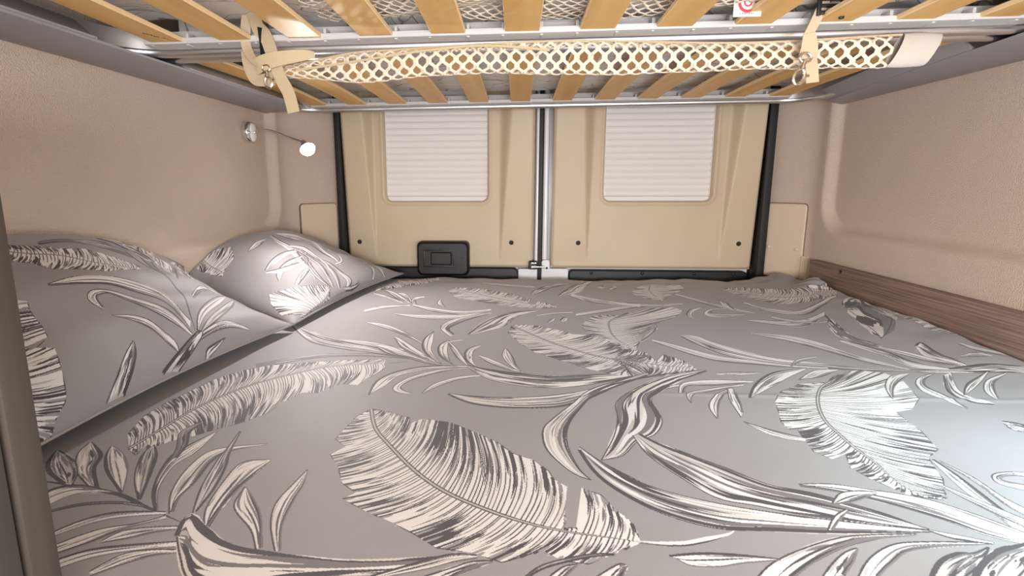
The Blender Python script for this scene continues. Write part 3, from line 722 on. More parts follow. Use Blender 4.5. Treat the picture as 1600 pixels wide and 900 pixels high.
 ['b',[[90,670],[109,641],[141,601],[180,572],[232,552],[283,539],[357,526],[439,516]],[[89,661],[103,601],[132,557],[168,526],[216,507],[268,507],[346,508],[437,514]],1],
 ['b',[[401,1232],[435,1224],[462,1173],[500,1115],[549,1070],[613,1053],[680,1028],[778,1017]],[[396,1215],[418,1137],[453,1073],[519,1031],[595,1019],[668,1008],[774,1010]],1],
 ['b',[[320,1188],[374,1134],[427,1080],[476,1058],[548,1032],[623,1021]],[[318,1168],[371,1086],[414,1044],[464,1030],[539,1016],[619,1014]],0],
 ['b',[[577,1259],[655,1249],[697,1207],[719,1138],[742,1082],[783,1023]],[[573,1249],[633,1205],[668,1152],[698,1102],[724,1055],[779,1018]],0],
 ['b',[[775,1020],[882,1017],[972,1003]],[[768,1010],[859,989],[939,967]],1],
 ['b',[[842,1420],[814,1308],[806,1231],[824,1168]],[[807,1342],[776,1234],[787,1180],[817,1158]],1],
 ['b',[[814,1165],[842,1121],[859,1069],[878,1025]],[[808,1157],[825,1098],[843,1048],[873,1018]],0],
 ['b',[[763,1222],[809,1141],[816,1069],[846,1016]],[[754,1199],[786,1106],[793,1036],[842,1011]],0],
 ['b',[[910,1448],[961,1516],[999,1535],[951,1412],[947,1329],[888,1247],[849,1209]],[[907,1439],[891,1368],[869,1279],[847,1207]],1],
 ['b',[[875,1142],[896,1155],[884,1091],[881,1022]],[[869,1134],[853,1082],[877,1017]],0],
 ['b',[[951,1129],[974,1096],[1013,1049]],[[946,1123],[953,1071],[1001,1035]],0],
 ['b',[[903,1063],[945,1074],[951,1050]],[[898,1056],[923,1048],[948,1046]],0],
 ['b',[[389,974],[431,982],[479,981]],[[386,965],[424,965],[477,978]],0],
 ['b',[[265,885],[284,904],[303,909]],[[265,882],[281,892],[300,902]],0],
 ['b',[[286,871],[308,918],[366,937],[442,935]],[[293,869],[314,905],[365,908],[439,929]],0],
 ['b',[[293,826],[299,867],[340,890],[417,919]],[[294,831],[310,863],[345,879],[414,912]],0],
 ['b',[[314,770],[319,819],[350,868],[389,901]],[[316,772],[333,815],[355,855],[389,899]],0],
 ['b',[[353,777],[363,847],[379,895]],[[363,796],[377,838],[388,895]],0],
 ['b',[[399,854],[438,922],[500,985],[575,1013]],[[402,854],[451,899],[515,958],[570,1004]],0],
 ['b',[[529,949],[585,1001],[635,1011]],[[530,950],[574,964],[631,1004]],0],
 ['b',[[555,1028],[591,1069],[640,1092]],[[552,1021],[584,1050],[636,1085]],0],
 ['f',[[583,944],[546,909],[506,846],[478,778],[472,728],[470,692],[471,652],[467,614],[473,585],[498,574]],[[584,947],[619,985],[672,1009],[715,996],[716,950],[683,868],[640,825],[607,812],[596,744],[579,692],[550,670],[538,644],[528,618],[500,577]],[[580,941],[518,927],[466,887],[435,842],[421,802],[407,765],[407,740],[419,741],[412,709],[406,674],[420,657],[447,673],[430,637],[438,614],[451,594],[460,578],[495,573]],[],[[0.59,1.03],[0.47,-0.93]]],
 ['b',[[637,863],[665,922],[712,978],[761,1001]],[[644,871],[681,923],[756,994]],0],
 ['b',[[730,829],[720,868],[716,914],[755,971],[811,1004]],[[732,833],[741,884],[740,927],[766,966],[806,999]],0],
 ['b',[[790,854],[758,860],[757,903],[815,988]],[[794,860],[780,881],[786,918],[837,999]],0],
 ['b',[[774,892],[824,947],[893,989]],[[776,892],[841,943],[886,981]],0],
 ['b',[[810,869],[822,909],[865,957],[913,975]],[[817,876],[844,916],[872,948],[908,970]],0],
 ['b',[[744,787],[759,785],[772,768]],[[740,780],[734,757],[753,747]],1],
 ['b',[[351,763],[382,736],[416,714]],[[351,761],[373,717],[411,704]],0],
 ['b',[[611,594],[586,610],[597,631],[629,640],[651,637]],[[624,608],[600,617],[602,625],[621,630],[643,628]],0],
 ['b',[[552,665],[552,623],[546,571],[539,516]],[[546,657],[533,599],[529,550],[522,497]],0],
 ['b',[[557,661],[567,623],[566,581],[574,553]],[[555,658],[560,614],[555,568],[561,539]],0],
 ['b',[[345,594],[384,596],[423,588],[472,575],[506,549],[537,513]],[[344,591],[389,578],[431,557],[467,533],[489,512],[522,497]],0],
 ['b',[[517,604],[531,580],[544,556],[557,535]],[[513,600],[522,568],[532,542],[545,522]],0],
 ['b',[[362,557],[382,577],[407,584],[427,583]],[[361,555],[390,563],[425,580]],0],
 ['b',[[331,511],[351,534],[372,548]],[[336,512],[357,532],[372,545]],0],
 ['b',[[227,439],[250,459],[285,479],[327,497],[360,505],[419,510]],[[261,442],[292,464],[327,484],[366,499],[417,508]],0],
 ['b',[[286,442],[307,462],[329,479],[345,486]],[[311,449],[330,467],[345,485]],0],
 ['b',[[321,446],[348,472],[382,492],[416,498],[487,501]],[[341,449],[367,468],[402,487],[484,499]],0],
 ['b',[[436,515],[452,504],[484,499]],[[437,517],[462,510],[487,502]],0],
 ['b',[[387,450],[412,472],[438,484],[453,484],[476,494]],[[408,446],[433,460],[455,475],[475,493]],1],
 ['b',[[426,452],[449,471],[483,491],[529,505]],[[460,449],[481,463],[508,482]],1],
 ['b',[[153,462],[176,467],[201,469],[230,468],[261,465]],[[159,459],[171,450],[199,451],[221,457],[260,464]],0],
 ['b',[[75,428],[100,447],[108,447]],[[101,430],[105,438],[109,446]],0],
 ['l',[[-610,545],[-540,536],[-492,526],[-460,518],[-422,501],[-387,487],[-358,476]],4,0],
 ['b',[[-465,523],[-517,563],[-549,598],[-564,628]],[[-464,523],[-499,576],[-532,609],[-562,628]],0],
 ['b',[[-435,511],[-473,554],[-501,601],[-508,631]],[[-433,511],[-460,567],[-483,609],[-507,635]],1],
 ['b',[[-509,530],[-555,561],[-592,602],[-604,636]],[[-502,531],[-541,573],[-557,604],[-600,636]],1],
 ['b',[[-552,538],[-591,558],[-616,581],[-632,613]],[[-540,536],[-555,561],[-585,589],[-629,613]],1],
 ['b',[[-397,489],[-431,530],[-457,585],[-462,624],[-441,681]],[[-395,489],[-426,533],[-442,586],[-435,619],[-440,679]],0],
 ['b',[[-457,598],[-470,630],[-494,674],[-485,707]],[[-452,604],[-460,638],[-479,674],[-479,703]],2],
 ['b',[[-382,489],[-406,527],[-421,581],[-414,628],[-349,650]],[[-381,492],[-390,518],[-390,549],[-398,600],[-387,627],[-348,648]],0],
 ['b',[[-357,492],[-377,539],[-394,602],[-399,635],[-408,683]],[[-355,495],[-359,535],[-372,584],[-388,622],[-406,682]],1],
 ['b',[[-329,469],[-347,501],[-357,551],[-358,599],[-324,609]],[[-327,470],[-331,502],[-331,541],[-326,574],[-323,606]],0],
 ['b',[[-259,443],[-279,471],[-311,499],[-322,517],[-325,545]],[[-254,445],[-276,488],[-295,514],[-324,545]],0],
 ['b',[[-238,441],[-262,481],[-273,516],[-270,551],[-265,587]],[[-233,442],[-249,481],[-255,527],[-256,552],[-264,586]],0],
 ['b',[[-562,501],[-558,527],[-534,537],[-479,526]],[[-537,480],[-530,507],[-514,522],[-477,524]],0],
 ['b',[[-531,482],[-502,501],[-460,507],[-422,502]],[[-528,480],[-498,497],[-457,503],[-420,499]],2],
 ['b',[[-493,445],[-475,471],[-445,488],[-388,492]],[[-488,441],[-463,464],[-434,479],[-385,488]],0],
 ['b',[[-474,427],[-461,443],[-438,461],[-405,472],[-384,486]],[[-460,420],[-434,440],[-414,461],[-380,481]],0],
 ['b',[[-423,444],[-413,459],[-385,467],[-353,471]],[[-421,441],[-399,448],[-374,460],[-350,467]],0],
 ['b',[[-455,411],[-426,431],[-385,441],[-344,448]],[[-442,400],[-416,420],[-378,433],[-339,441]],0],
 ['b',[[-402,404],[-387,427],[-361,435],[-334,437]],[[-397,398],[-373,416],[-355,427],[-331,433]],0],
 ['b',[[-465,407],[-458,411],[-442,405]],[[-451,393],[-440,395],[-439,402]],0],
 ['b',[[-351,456],[-361,483],[-355,490],[-333,471],[-288,448],[-244,440],[-208,435],[-150,432],[-37,448]],[[-350,455],[-330,430],[-298,398],[-260,398],[-215,407],[-169,415],[-99,429],[-37,445]],1],
 ['b',[[-133,416],[-89,438],[-62,449],[-36,449]],[[-121,415],[-80,429],[-56,440],[-35,446]],0],
 ['b',[[-89,416],[-60,430],[-41,440],[-20,443]],[[-58,418],[-45,428],[-20,441]],0],
 ['b',[[32,425],[48,441],[62,445]],[[46,426],[54,435],[62,445]],0],
 ['b',[[11,425],[31,443],[74,459],[100,461]],[[13,424],[33,439],[74,455],[100,460]],2],
]
PILLOW_PRINTS = [[
 ['f',[[-488,125],[-575,-113],[-650,-412],[-700,-700],[-675,-962]],[[-425,75],[-375,62],[-338,25],[-363,-113],[-375,-250],[-400,-387],[-462,-438],[-412,-500],[-438,-688],[-462,-838],[-475,-875],[-525,-938],[-550,-1000],[-650,-988]],[[-562,188],[-638,-50],[-712,-325],[-750,-625],[-688,-962]],[],[[0,1.83],[0,-1.83]]],
 ['f',[[-200,700],[-113,587],[0,488],[125,300],[312,188]],[[-188,750],[-88,700],[38,587],[137,575],[250,475],[375,300]],[[-238,587],[-150,475],[-100,325],[-25,262],[87,150],[300,163]],[],[[0,1.83],[0,-1.83]]],
 ['b',[[-25,738],[200,825],[387,837],[413,512]],[[-37,700],[163,725],[288,600],[400,475]],2],
 ['b',[[337,962],[512,962],[538,625],[488,150]],[[337,925],[462,812],[462,488],[462,100]],2],
 ['b',[[500,900],[663,975],[562,425]],[[488,825],[475,538],[550,387]],0],
 ['l',[[375,962],[400,562],[450,262],[450,-50],[325,-462],[238,-775]],4,0],
 ['b',[[-200,163],[-62,175],[100,62],[250,-137],[250,-412],[262,-650]],[[-200,150],[-75,75],[62,-37],[175,-288],[225,-562],[225,-725]],0],
 ['b',[[-88,-250],[-100,-88],[-50,-12],[38,-88],[113,-288],[200,-538],[212,-788]],[[-75,-225],[-62,-113],[-37,-75],[25,-125],[75,-375],[163,-625],[200,-800]],0],
 ['b',[[-88,-350],[0,-425],[62,-550],[100,-775],[87,-900]],[[-88,-363],[-25,-475],[38,-625],[62,-812],[87,-912]],0],
 ['b',[[525,62],[538,288],[625,562]],[[538,75],[700,413],[638,562]],0],
 ['b',[[650,113],[750,450],[962,988],[775,387]],[[675,125],[712,200],[762,363]],0],
 ['b',[[538,450],[525,625],[625,950]],[[550,462],[738,913],[625,938]],0],
 ['b',[[450,-300],[675,-25],[812,-25],[800,-300]],[[425,-363],[663,-137],[750,-213],[800,-312]],0],
 ['b',[[250,-775],[375,-550],[688,-288],[800,-300],[837,-588]],[[262,-775],[387,-625],[625,-438],[800,-300],[825,-612]],0],
 ['b',[[275,-788],[400,-662],[700,-425],[812,-338]],[[288,-800],[425,-725],[688,-512],[825,-338]],1],
 ['b',[[163,-875],[288,-800],[475,-750],[612,-900]],[[188,-888],[325,-850],[475,-850],[600,-912]],0],
 ['b',[[238,-1000],[262,-950],[400,-925]],[[262,-1000],[325,-975],[400,-925]],0],
 ['b',[[-37,-975],[87,-888],[238,-788],[275,-800]],[[62,-1000],[137,-950],[238,-862],[275,-812]],1],
 ['b',[[-325,-988],[-250,-875],[-162,-738],[-88,-650]],[[-238,-988],[-175,-888],[-113,-762],[-88,-662]],1],
 ['b',[[775,-275],[850,-575],[975,-925]],[[788,-300],[862,-588],[962,-950]],0],
 ['b',[[750,113],[750,-213],[862,-450]],[[750,100],[762,-175],[862,-462]],2],
 ['b',[[988,1000],[762,100],[762,-175]],[[1000,1000],[762,100],[762,-188]],0],
], [
 ['f',[[-938,988],[-850,988],[-825,612],[-850,475]],[[-912,988],[-725,975],[-575,775],[-688,562],[-800,525],[-862,462]],[[-938,988],[-938,988],[-888,675],[-862,462]],[],[[0,1.83],[0,-1.83]]],
 ['f',[[-363,-862],[-512,-950],[-750,-975],[-850,-1000]],[[-350,-838],[-575,-638],[-762,-425],[-850,-312],[-925,-475],[-975,-750],[-875,-1000]],[[-363,-862],[-450,-975],[-650,-975],[-862,-1000]],[],[[0,-1.83],[0,1.83]]],
 ['b',[[-562,525],[-387,638],[-275,625]],[[-562,512],[-425,512],[-288,600]],0],
 ['b',[[-175,650],[-175,275],[-262,-150],[-450,-650]],[[-200,625],[-262,262],[-350,-175],[-462,-662]],0],
 ['b',[[-100,663],[150,450],[137,-37],[75,-525]],[[-125,625],[-12,288],[50,-88],[50,-538]],0],
 ['b',[[-675,38],[-550,113],[-312,150],[-125,75]],[[-662,25],[-525,12],[-338,50],[-137,62]],0],
 ['b',[[-688,-250],[-625,-113],[-450,-50],[-213,-50]],[[-675,-262],[-588,-188],[-438,-137],[-225,-75]],0],
 ['b',[[-675,12],[-575,-88],[-412,-162],[-275,-188]],[[-688,-12],[-612,-162],[-475,-238],[-300,-213]],0],
 ['b',[[-650,-500],[-512,-400],[-350,-363],[-225,-225]],[[-625,-538],[-488,-488],[-338,-400],[-213,-238]],1],
 ['b',[[-363,-862],[-425,-588],[-350,-338],[-125,25]],[[-350,-850],[-363,-612],[-288,-350],[-100,12]],1],
 ['b',[[-338,-875],[-275,-562],[-175,-162],[-225,163]],[[-312,-875],[-213,-562],[-125,-150],[-200,175]],1],
 ['b',[[-275,-925],[-188,-688],[-125,-312],[-75,150]],[[-238,-925],[-113,-688],[-88,-325],[-62,150]],1],
 ['b',[[-162,-950],[-62,-825],[-75,-538],[-100,-125]],[[-113,-962],[12,-862],[-25,-525],[-88,-113]],1],
 ['b',[[12,-475],[125,-450],[212,-238],[200,-75]],[[12,-512],[150,-488],[225,-262],[225,-62]],0],
 ['b',[[-188,-925],[-75,-950],[87,-938],[100,-788]],[[-175,-975],[-50,-988],[100,-950],[113,-788]],1],
 ['b',[[600,-438],[450,-800],[337,-962]],[[625,-450],[512,-800],[363,-975]],0],
 ['b',[[650,-512],[587,-800],[575,-988]],[[650,-538],[688,-788],[600,-975]],0],
 ['b',[[-213,288],[-50,62],[-75,-363],[-137,-550]],[[-238,250],[-125,25],[-125,-363],[-175,-575]],0],
]]

GREY = np.array(srgb(138, 133, 133)); LIGHT = np.array(srgb(208, 203, 201)); DARK = np.array(srgb(64, 57, 60)); MID = np.array(srgb(108, 101, 102)); PALE = np.array(srgb(172, 165, 162)); WARM = np.array(srgb(196, 187, 181))
class Cloth:
    def __init__(s, x0, y0, x1, y1, step):
        s.x0, s.y0, s.step = x0, y0, step; s.w = int((x1 - x0) / step); s.h = int((y1 - y0) / step); s.x1 = x0 + s.w * step; s.y1 = y0 + s.h * step
        s.rgb = np.empty((s.h, s.w, 3), np.float32); s.rgb[:] = GREY
    def fill(s, poly, col, a=1.):
        P = (np.asarray(poly, float) - (s.x0, s.y0)) / s.step
        c0, r0 = np.floor(P.min(0)).astype(int); c1, r1 = np.ceil(P.max(0)).astype(int) + 1
        c0, r0 = max(c0, 0), max(r0, 0); c1, r1 = min(c1, s.w), min(r1, s.h)
        if c1 <= c0 or r1 <= r0: return
        acc = np.zeros((r1 - r0, c1 - c0 + 1), np.int32)
        Q = np.roll(P, -1, 0)
        for (xa, ya), (xb, yb) in zip(P, Q):
            if ya == yb: continue
            lo, hi = (ya, yb) if ya < yb else (yb, ya)
            k = np.arange(max(math.ceil(lo - .5), r0), min(math.ceil(hi - .5), r1))
            if len(k) == 0: continue
            xc = xa + (k + .5 - ya) * (xb - xa) / (yb - ya)
            ci = np.clip(np.ceil(xc - .5).astype(int) - c0, 0, c1 - c0)
            np.add.at(acc, (k - r0, ci), 1)
        mask = (np.cumsum(acc, 1)[:, :-1] & 1).astype(bool)
        sub = s.rgb[r0:r1, c0:c1]; sub[mask] = sub[mask] * (1 - a) + col * a
    def stroke(s, pts, wid, col, a=1., taper=(1, 1)):
        """a brush stroke of half-width wid, tapering to its ends"""
        P = np.asarray(pts, float); n = len(P)
        if n < 2: return
        T = np.gradient(P, axis=0); L = np.hypot(T[:, 0], T[:, 1]) + 1e-9; N = np.stack([-T[:, 1], T[:, 0]], 1) / L[:, None]
        t = np.linspace(0, 1, n); w = np.ones(n) * wid
        if taper[0]: w = w * np.minimum(1, t / .35 + .08)
        if taper[1]: w = w * np.minimum(1, (1 - t) / .35 + .08)
        s.fill(np.vstack([P + N * w[:, None], (P - N * w[:, None])[::-1]]), col, a)
def resample(pts, n, curve=True):
    P = np.asarray(pts, float)
    if curve and len(P) > 2:
        out = []
        for i in range(len(P) - 1):
            a, b, c, d = P[max(i - 1, 0)], P[i], P[i + 1], P[min(i + 2, len(P) - 1)]
            for t in (0, .25, .5, .75): out.append(.5 * (2 * b + (c - a) * t + (2 * a - 5 * b + 4 * c - d) * t * t + (3 * b - a - 3 * c + d) * t ** 3))
        out.append(P[-1]); P = np.array(out)
    d = np.concatenate([[0], np.cumsum(np.hypot(*np.diff(P, axis=0).T))]); d /= max(d[-1], 1e-9)
    u = np.linspace(0, 1, n); return np.stack([np.interp(u, d, P[:, 0]), np.interp(u, d, P[:, 1])], 1)
def paint_blade(c, A, B, style, rnd):
    n = 40; A = resample(A, n); B = resample(B, n); Wd = np.hypot(*(A - B).T).max(); Ln = np.hypot(*np.diff(A, axis=0).T).sum()
    base = (LIGHT, PALE, MID)[style]
    c.fill(np.vstack([A, B[::-1]]), base)
    def lane(s0, s1, t0, t1): 
        i0, i1 = int(t0 * (n - 1)), max(int(t1 * (n - 1)), int(t0 * (n - 1)) + 2)
        s = np.linspace(s0, s1, i1 - i0)[:, None]; return A[i0:i1] * (1 - s) + B[i0:i1] * s
    k = int(3 + Wd / .0035)
    for i in range(k * (3 if style == 1 else 2)):
        t0 = rnd.random() * .75; t1 = min(1, t0 + .15 + rnd.random() * .45); s = rnd.random()
        col = rnd.choice(((PALE, WARM, LIGHT, LIGHT, MID), (LIGHT, LIGHT, DARK, MID, WARM, DARK, LIGHT), (DARK, LIGHT, PALE, MID))[style])
        c.stroke(lane(s, min(1, max(0, s + rnd.uniform(-.12, .12))), t0, t1), Wd * rnd.uniform(.02, .075), col)
    side = 1 if rnd.random() < .6 else 0
    dk = min(.0026, Wd * (.07, .08, .12)[style])
    c.stroke(lane(.93 if side else .07, .90 if side else .10, 0, 1), max(dk, .0012), DARK, 1, (0, 1))
    if Wd > .012:
        c.stroke(lane(.55, .5, .02, .8), max(Wd * .035, .0009), DARK if rnd.random() < .6 else MID)
        c.stroke(lane(.78 if side else .22, .7 if side else .3, .3, .98), Wd * .05, MID)
    c.stroke(A, .0009, DARK, 1, (0, 0)); c.stroke(B, .0009, DARK if style else MID, 1, (0, 0))
def cast(R, E, angs, _):
    """where the vein leaving each rib point at the given angle to the rib meets the leaf's edge"""
    T = np.gradient(R, axis=0); n = len(R); out = np.full(n, np.nan); M = len(E)
    A, B = E[:-1], E[1:]; D = B - A
    for i in range(n):
        t = T[max(0, i - 4):i + 5].mean(0); t = t / (np.hypot(*t) + 1e-9); ang = float(np.interp(i / (n - 1), angs[0::2], angs[1::2]))
        d = np.array([t[0] * math.cos(ang) - t[1] * math.sin(ang), t[0] * math.sin(ang) + t[1] * math.cos(ang)])
        den = d[0] * D[:, 1] - d[1] * D[:, 0]; den = np.where(abs(den) < 1e-12, 1e-12, den)
        w = A - R[i]; s = (w[:, 0] * D[:, 1] - w[:, 1] * D[:, 0]) / den; u = (w[:, 0] * d[1] - w[:, 1] * d[0]) / den
        hit = (s > 1e-4) & (u >= 0) & (u <= 1)
        if hit.any():
            k = np.where(hit)[0]; k = k[np.argmin(s[k])]; out[i] = k + u[k]
    ok = ~np.isnan(out); x = np.arange(n)
    if ok.sum() < 5: out = np.linspace(0, M - 1, n)
    else:
        first, last = x[ok][0], x[ok][-1]
        xs_ = np.concatenate([[-1], x[ok], [n]]); ys_ = np.concatenate([[out[ok][0]], out[ok], [out[ok][-1]]])
        out = np.interp(x, xs_, np.maximum.accumulate(ys_))
    q = np.linspace(0, 1, n); sm_ = lambda v: np.clip(v, 0, 1) ** 2 * (3 - 2 * np.clip(v, 0, 1))
    out = out + (M - 1 - out[-1]) * sm_((q - .45) / .55) - out[0] * sm_((.55 - q) / .55)
    k = np.clip(out, 0, M - 1.001); f = k.astype(int); u = (k - f)[:, None]
    return E[f] * (1 - u) + E[f + 1] * u
def paint_feather(c, rib, U, Lo, gaps, rnd, lean=None):
    R = resample(rib, 200); total = np.hypot(*np.diff(R, axis=0).T).sum()
    for side, E in ((0, U), (1, Lo)):
        E = resample(E, 500, curve=False)
        E = cast(R, E, lean[side], 1 if side == 0 else -1); width = np.hypot(*(E - R).T).mean()
        ok = np.ones(200, bool)
        for g in gaps:
            if g[0] == side: ok[int(g[1] * 200):int(g[2] * 200)] = False
        runs = []; i = 0
        while i < 200:
            if ok[i]:
                j = i
                while j < 200 and ok[j]: j += 1
                runs.append((i, j)); i = j
            else: i += 1
        F0 = resample((U, Lo)[side], 500, curve=False)
        if len(runs) == 1: c.fill(np.vstack([R, F0[::-1]]), LIGHT)
        else:
            for i, j in runs: c.fill(np.vstack([R[i:j], E[i:j][::-1]]), LIGHT)
        n = int(max(30, total / .0042)); ph = rnd.random() * 9
        def vein(t, s0, s1, bow=.08):
            k = min(199, max(0, int(t * 199))); a, b = R[k], E[k]; d = b - a
            tang = R[min(199, k + 3)] - R[max(0, k - 3)]; tang = tang / (np.hypot(*tang) + 1e-9)
            ss = np.linspace(s0, s1, 8)[:, None]
            return a + d * ss + tang * (np.sin(ss * math.pi) * bow * np.hypot(*d))
        for q in range(n * 2):
            t = rnd.random()
            if not ok[min(199, int(t * 200))]: continue
            patch = .5 + .5 * math.sin(t * 23 + ph) * math.sin(t * 9 + 2 * ph)
            r = rnd.random(); wd = total / n * rnd.uniform(.18, .50)
            if r < .16 + .62 * patch: c.stroke(vein(t, 1.0, rnd.uniform(.15, .7)), wd, DARK, 1, (0, 1))
            elif r < .62 + .2 * patch: c.stroke(vein(t, rnd.uniform(.05, .5), rnd.uniform(.6, .98)), wd * .9, rnd.choice((PALE, MID, WARM)))
            else: c.stroke(vein(t, rnd.uniform(0, .3), rnd.uniform(.7, 1.06)), wd * .9, LIGHT)
        for q in range(int(n * .75)):
            t = (q + rnd.random() * .5) / (n * .75)
            if not ok[min(199, int(t * 200))]: continue
            c.stroke(vein(t, .0, rnd.uniform(.5, 1.)), .0007, DARK if rnd.random() < .7 else MID, 1, (0, 1))
            if rnd.random() < .42: c.stroke(vein(t, 1.04, rnd.uniform(.62, .94)), total / n * .40, GREY, 1, (0, 1))
        for i, j in runs:
            a = i
            while a < j - 4:
                b_ = min(j, a + rnd.randint(4, 16)); c.stroke(E[a:b_], .0007, DARK, 1, (1, 1)); a = b_ + rnd.randint(1, 8)
    w = min(.0032, max(.0012, total * .006))
    c.stroke(R, w * 1.1, DARK, 1, (0, 1)); c.stroke(R, w * .5, PALE, 1, (0, 1))
def paint(cloth, items, sx, sy, seed):
    rnd = random.Random(seed); sc = lambda pts: [(p[0] * sx, p[1] * sy) for p in pts]
    for it in items:
        if it[0] == 'f': paint_feather(cloth, sc(it[1]), sc(it[2]), sc(it[3]), it[4], rnd, it[5])
        elif it[0] == 'b': paint_blade(cloth, sc(it[1]), sc(it[2]), it[3], rnd)
        else: cloth.stroke(resample(sc(it[1]), 40), it[2] * .0007, (DARK, LIGHT)[it[3]], 1, (1, 1))
def cloth_material(name, cloth):
    """the painted print becomes the cloth's base colour; weave and soft creases are noise bumps"""
    g = np.clip(cloth.rgb, 0, 1); g = np.where(g <= .0031308, g * 12.92, 1.055 * g ** (1 / 2.4) - .055)
    img = bpy.data.images.new(name, cloth.w, cloth.h); px = np.ones((cloth.h, cloth.w, 4), np.float32); px[..., :3] = g
    img.pixels.foreach_set(px.ravel()); img.update(); img.pack()
    m = bpy.data.materials.new(name); m.use_nodes = True; nt = m.node_tree; b = nt.nodes['Principled BSDF']
    b.inputs['Roughness'].default_value = .62; b.inputs['Sheen Weight'].default_value = .12; b.inputs['Specular IOR Level'].default_value = .35
    uv = nt.nodes.new('ShaderNodeUVMap'); uv.uv_map = 'cloth'
    ti = nt.nodes.new('ShaderNodeTexImage'); ti.image = img; ti.extension = 'EXTEND'
    nt.links.new(uv.outputs['UV'], ti.inputs['Vector']); nt.links.new(ti.outputs['Color'], b.inputs['Base Color'])
    tc = nt.nodes.new('ShaderNodeTexCoord')
    n1 = nt.nodes.new('ShaderNodeTexNoise'); n1.inputs['Scale'].default_value = 900; n1.inputs['Detail'].default_value = 1
    n2 = nt.nodes.new('ShaderNodeTexNoise'); n2.inputs['Scale'].default_value = 14; n2.inputs['Detail'].default_value = 3
    b1 = nt.nodes.new('ShaderNodeBump'); b1.inputs['Strength'].default_value = .22; b1.inputs['Distance'].default_value = .0006
    b2 = nt.nodes.new('ShaderNodeBump'); b2.inputs['Strength'].default_value = .35; b2.inputs['Distance'].default_value = .004
    for n in (n1, n2): nt.links.new(tc.outputs['Object'], n.inputs['Vector'])
    nt.links.new(n1.outputs['Fac'], b1.inputs['Height']); nt.links.new(n2.outputs['Fac'], b2.inputs['Height'])
    nt.links.new(b2.outputs['Normal'], b1.inputs['Normal']); nt.links.new(b1.outputs['Normal'], b.inputs['Normal'])
    return m
def set_uv(o, coords):
    me = o.data; lay = me.uv_layers.new(name='cloth'); vi = np.empty(len(me.loops), np.int32); me.loops.foreach_get('vertex_index', vi)
    lay.data.foreach_set('uv', np.asarray(coords, np.float32)[vi].ravel())

# ------------------------------------------------------------------ bed
bx0, bx1, by0, by1 = -.846, 1.012, .362, 1.965
mm = MB().box((bx0 + .02, by0 + .02, -.50), (bx1 - .02, by1 - .03, -.385), .02, seg=4).build('mattress', M_FOAM)
tag(mm, 'thick lower mattress hidden under the grey palm leaf sheet', 'mattress')
bb = MB().box((bx0, by0, FLOOR_Z), (bx1, by1, -.501), .004).build('bed_box', M_PLANK)
tag(bb, 'wooden bed box carrying the lower mattress', 'bed base')
def sheet_z(x, y):
    z = -.362 + .004 * pnoise(Vector((x * 2.2, y * 2.2, 1))) + .0022 * pnoise(Vector((x * 7, y * 5, 4)))
    r = smooth01((x - .78) / .2); z += .030 * r * smooth01((y - .6) / .7)                       # cloth piled up along the board
    z += .007 * r * pnoise(Vector((x * 16, y * 12, 9)))
    e = smooth01((y - 1.80) / .12)
    z += .008 * e * pnoise(Vector((x * 9, y * 20, 2))) + .003 * e * math.sin(x * 60 + 8 * pnoise(Vector((x * 5, y * 5, 0)))) * smooth01((x - .2) / .5)
    g = math.exp(-(((x - 1.0) / .05) ** 2 + ((y - 1.72) / .06) ** 2)); z += .018 * g * (1 + .6 * math.sin((x + y) * 160))
    z += .0018 * math.exp(-((y - (.86 + .01 * x)) / .006) ** 2) * smooth01((x - .1) / .3)        # pressed fold line
    d = min(x - bx0, bx1 - x, by1 - y, y - by0); z -= .05 * (1 - smooth01(d / .03)) ** 2
    return z
nx, ny = 460, 460; xs = np.linspace(bx0, bx1, nx + 1); ys = np.linspace(by0, by1, ny + 1)
cl = Cloth(bx0, by0, bx1, by1, .0007)
paint(cl, BED_PRINT, .001, .001, 5)
vs = []; uvs = []; fs = []
for y in ys:
    for x in xs:
        vs.append((float(x), float(y), sheet_z(float(x), float(y)))); uvs.append(((x - cl.x0) / (cl.x1 - cl.x0), (y - cl.y0) / (cl.y1 - cl.y0)))
for j in range(ny):
    for i in range(nx):
        a = j * (nx + 1) + i; fs.append((a, a + 1, a + nx + 2, a + nx + 1))
k = len(vs)
rim = [i for i in range(nx + 1)] + [j * (nx + 1) + nx for j in range(1, ny + 1)] + [ny * (nx + 1) + i for i in range(nx - 1, -1, -1)] + [j * (nx + 1) for j in range(ny - 1, 0, -1)]
for r in rim: vs.append((vs[r][0], vs[r][1], -.49)); uvs.append(uvs[r])
n = len(rim)
for i in range(n): fs.append((rim[(i + 1) % n], rim[i], k + i, k + (i + 1) % n))
M_SHEET = cloth_material('grey_palm_leaf_cotton', cl)
sh = MB().add(vs, fs).build('bed_sheet', M_SHEET, recalc=False, smooth=80); set_uv(sh, uvs)
tag(sh, 'grey cotton sheet with white and charcoal palm leaf print spread over the bed', 'bed sheet')

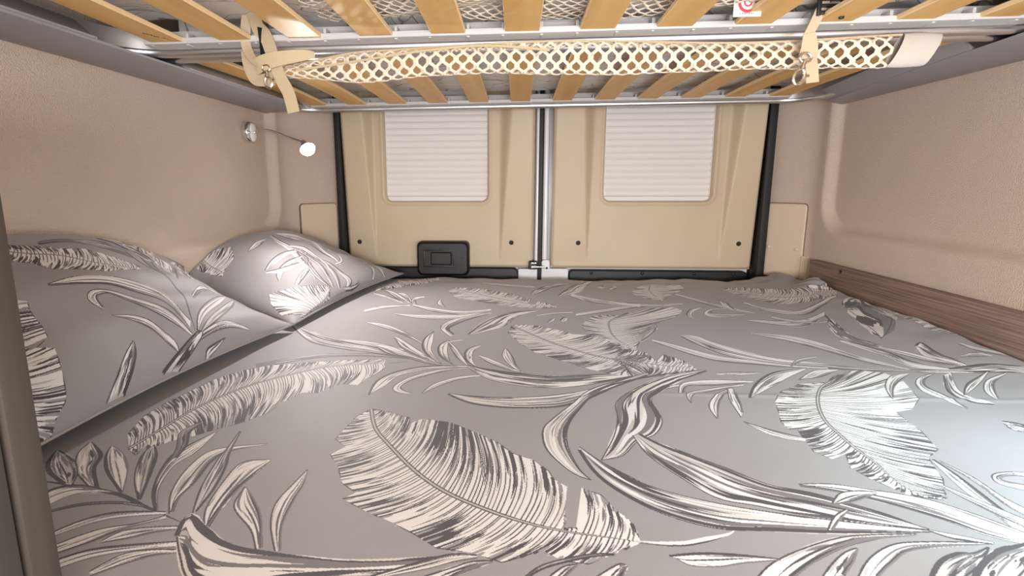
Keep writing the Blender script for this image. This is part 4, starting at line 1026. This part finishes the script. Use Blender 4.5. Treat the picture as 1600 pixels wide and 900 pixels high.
# ------------------------------------------------------------------ pillows
def pillow_point(q, a, b, top):
    """a runs along the front seam, b up the slope, both -1..1; returns a point in room coordinates"""
    L, W, T = q['half_length'], q['half_width'], q['thickness']
    x = a * L * (1 - .07 * math.cos(b * math.pi / 2))
    y = b * W * (1 - .09 * math.cos(a * math.pi / 2))
    h = (max(0., 1 - abs(a) ** 2.2) * max(0., 1 - abs(b) ** 2.4)) ** .55
    z = T * h * (1.0 if top else -.55)
    z += .004 * math.sin(9 * a + 2 * b) * h + .003 * math.sin(5 * b * a + 11 * b) * h
    th = q['tilt'] + q['curl'] * (b + 1) * .5
    ex, ey = q['axis']
    ax = (ex, ey, 0.)
    bd = (-ey * math.cos(th), ex * math.cos(th), math.sin(th))
    nd = (ey * math.sin(th), -ex * math.sin(th), math.cos(th))
    v = y + W
    p = [q['front'][i] + ax[i] * x + bd[i] * v + nd[i] * z for i in range(3)]
    p[2] -= (q['droop'] * max(0., a + .1) ** 2 + q['near_droop'] * max(0., -a - .1) ** 2) * (b + 1) * .5
    wall = -.850
    if p[0] < wall + .03:                       # the pillow is squashed against the wall
        e = wall + .03 - p[0]
        p[0] = wall + .03 - .03 * (1 - math.exp(-e / .03)); p[2] += .25 * e
    lim = 2.020 + (p[0] + .715) * 1.383              # nor past the pillar
    if p[0] < -.70 and p[1] > lim - .02: e = p[1] - lim + .02; p[1] = lim - .02 * math.exp(-e / .02)
    floor_z = -.3585 + (.012 * max(0, abs(a) - .2) if q.get('lift') else 0)
    if p[2] < floor_z: p[2] = floor_z
    return p
PILLOWS = [
    dict(front=(-.592, .810, -.343), axis=(.105, .9945), half_length=.385, half_width=.20, thickness=.070, tilt=.52, curl=.15, droop=.10, near_droop=0.),
    dict(front=(-.498, 1.575, -.345), axis=(.152, .9884), half_length=.375, half_width=.20, thickness=.065, tilt=.30, curl=.2, droop=.085, near_droop=.12),
]

for q, items, name, label, seed in ((PILLOWS[0], PILLOW_PRINTS[0], 'pillow', 'large palm leaf print pillow nearest the camera against the left wall', 11), (PILLOWS[1], PILLOW_PRINTS[1], 'pillow', 'palm leaf print pillow near the rear doors under the reading lamp', 12)):
    L, W = q['half_length'], q['half_width']
    cp = Cloth(-L, -W, L, W, .0007); paint(cp, items, .001 * L, .001 * W, seed)
    mt = cloth_material('grey_palm_leaf_pillowcase', cp)
    N = 120; vs = []; uvs = []; fs = []
    for top in (True, False):
        k0 = len(vs)
        for i in range(N + 1):
            for j in range(N + 1):
                a = math.sin((-1 + 2 * i / N) * math.pi / 2); b = math.sin((-1 + 2 * j / N) * math.pi / 2)
                vs.append(pillow_point(q, a, b, top)); uvs.append(((a + 1) / 2, (b + 1) / 2))
        for i in range(N):
            for j in range(N):
                v = k0 + i * (N + 1) + j; f = (v, v + N + 1, v + N + 2, v + 1); fs.append(f if top else f[::-1])
    p = MB().add(vs, fs).build(name, mt, recalc=False, smooth=80); set_uv(p, uvs)
    tag(p, label, 'pillow')
    # piped seam around the edge
    edge = [pillow_point(q, -1 + 2 * i / 60, -1, True) for i in range(61)] + [pillow_point(q, 1, -1 + 2 * i / 40, True) for i in range(1, 41)] + [pillow_point(q, 1 - 2 * i / 60, 1, True) for i in range(1, 61)] + [pillow_point(q, -1, 1 - 2 * i / 40, True) for i in range(1, 40)]
    MB().tube(edge, .0028, 8, closed=True).build('seam_edge', M_FOAM, p, label='grey turned seam of the pillowcase')
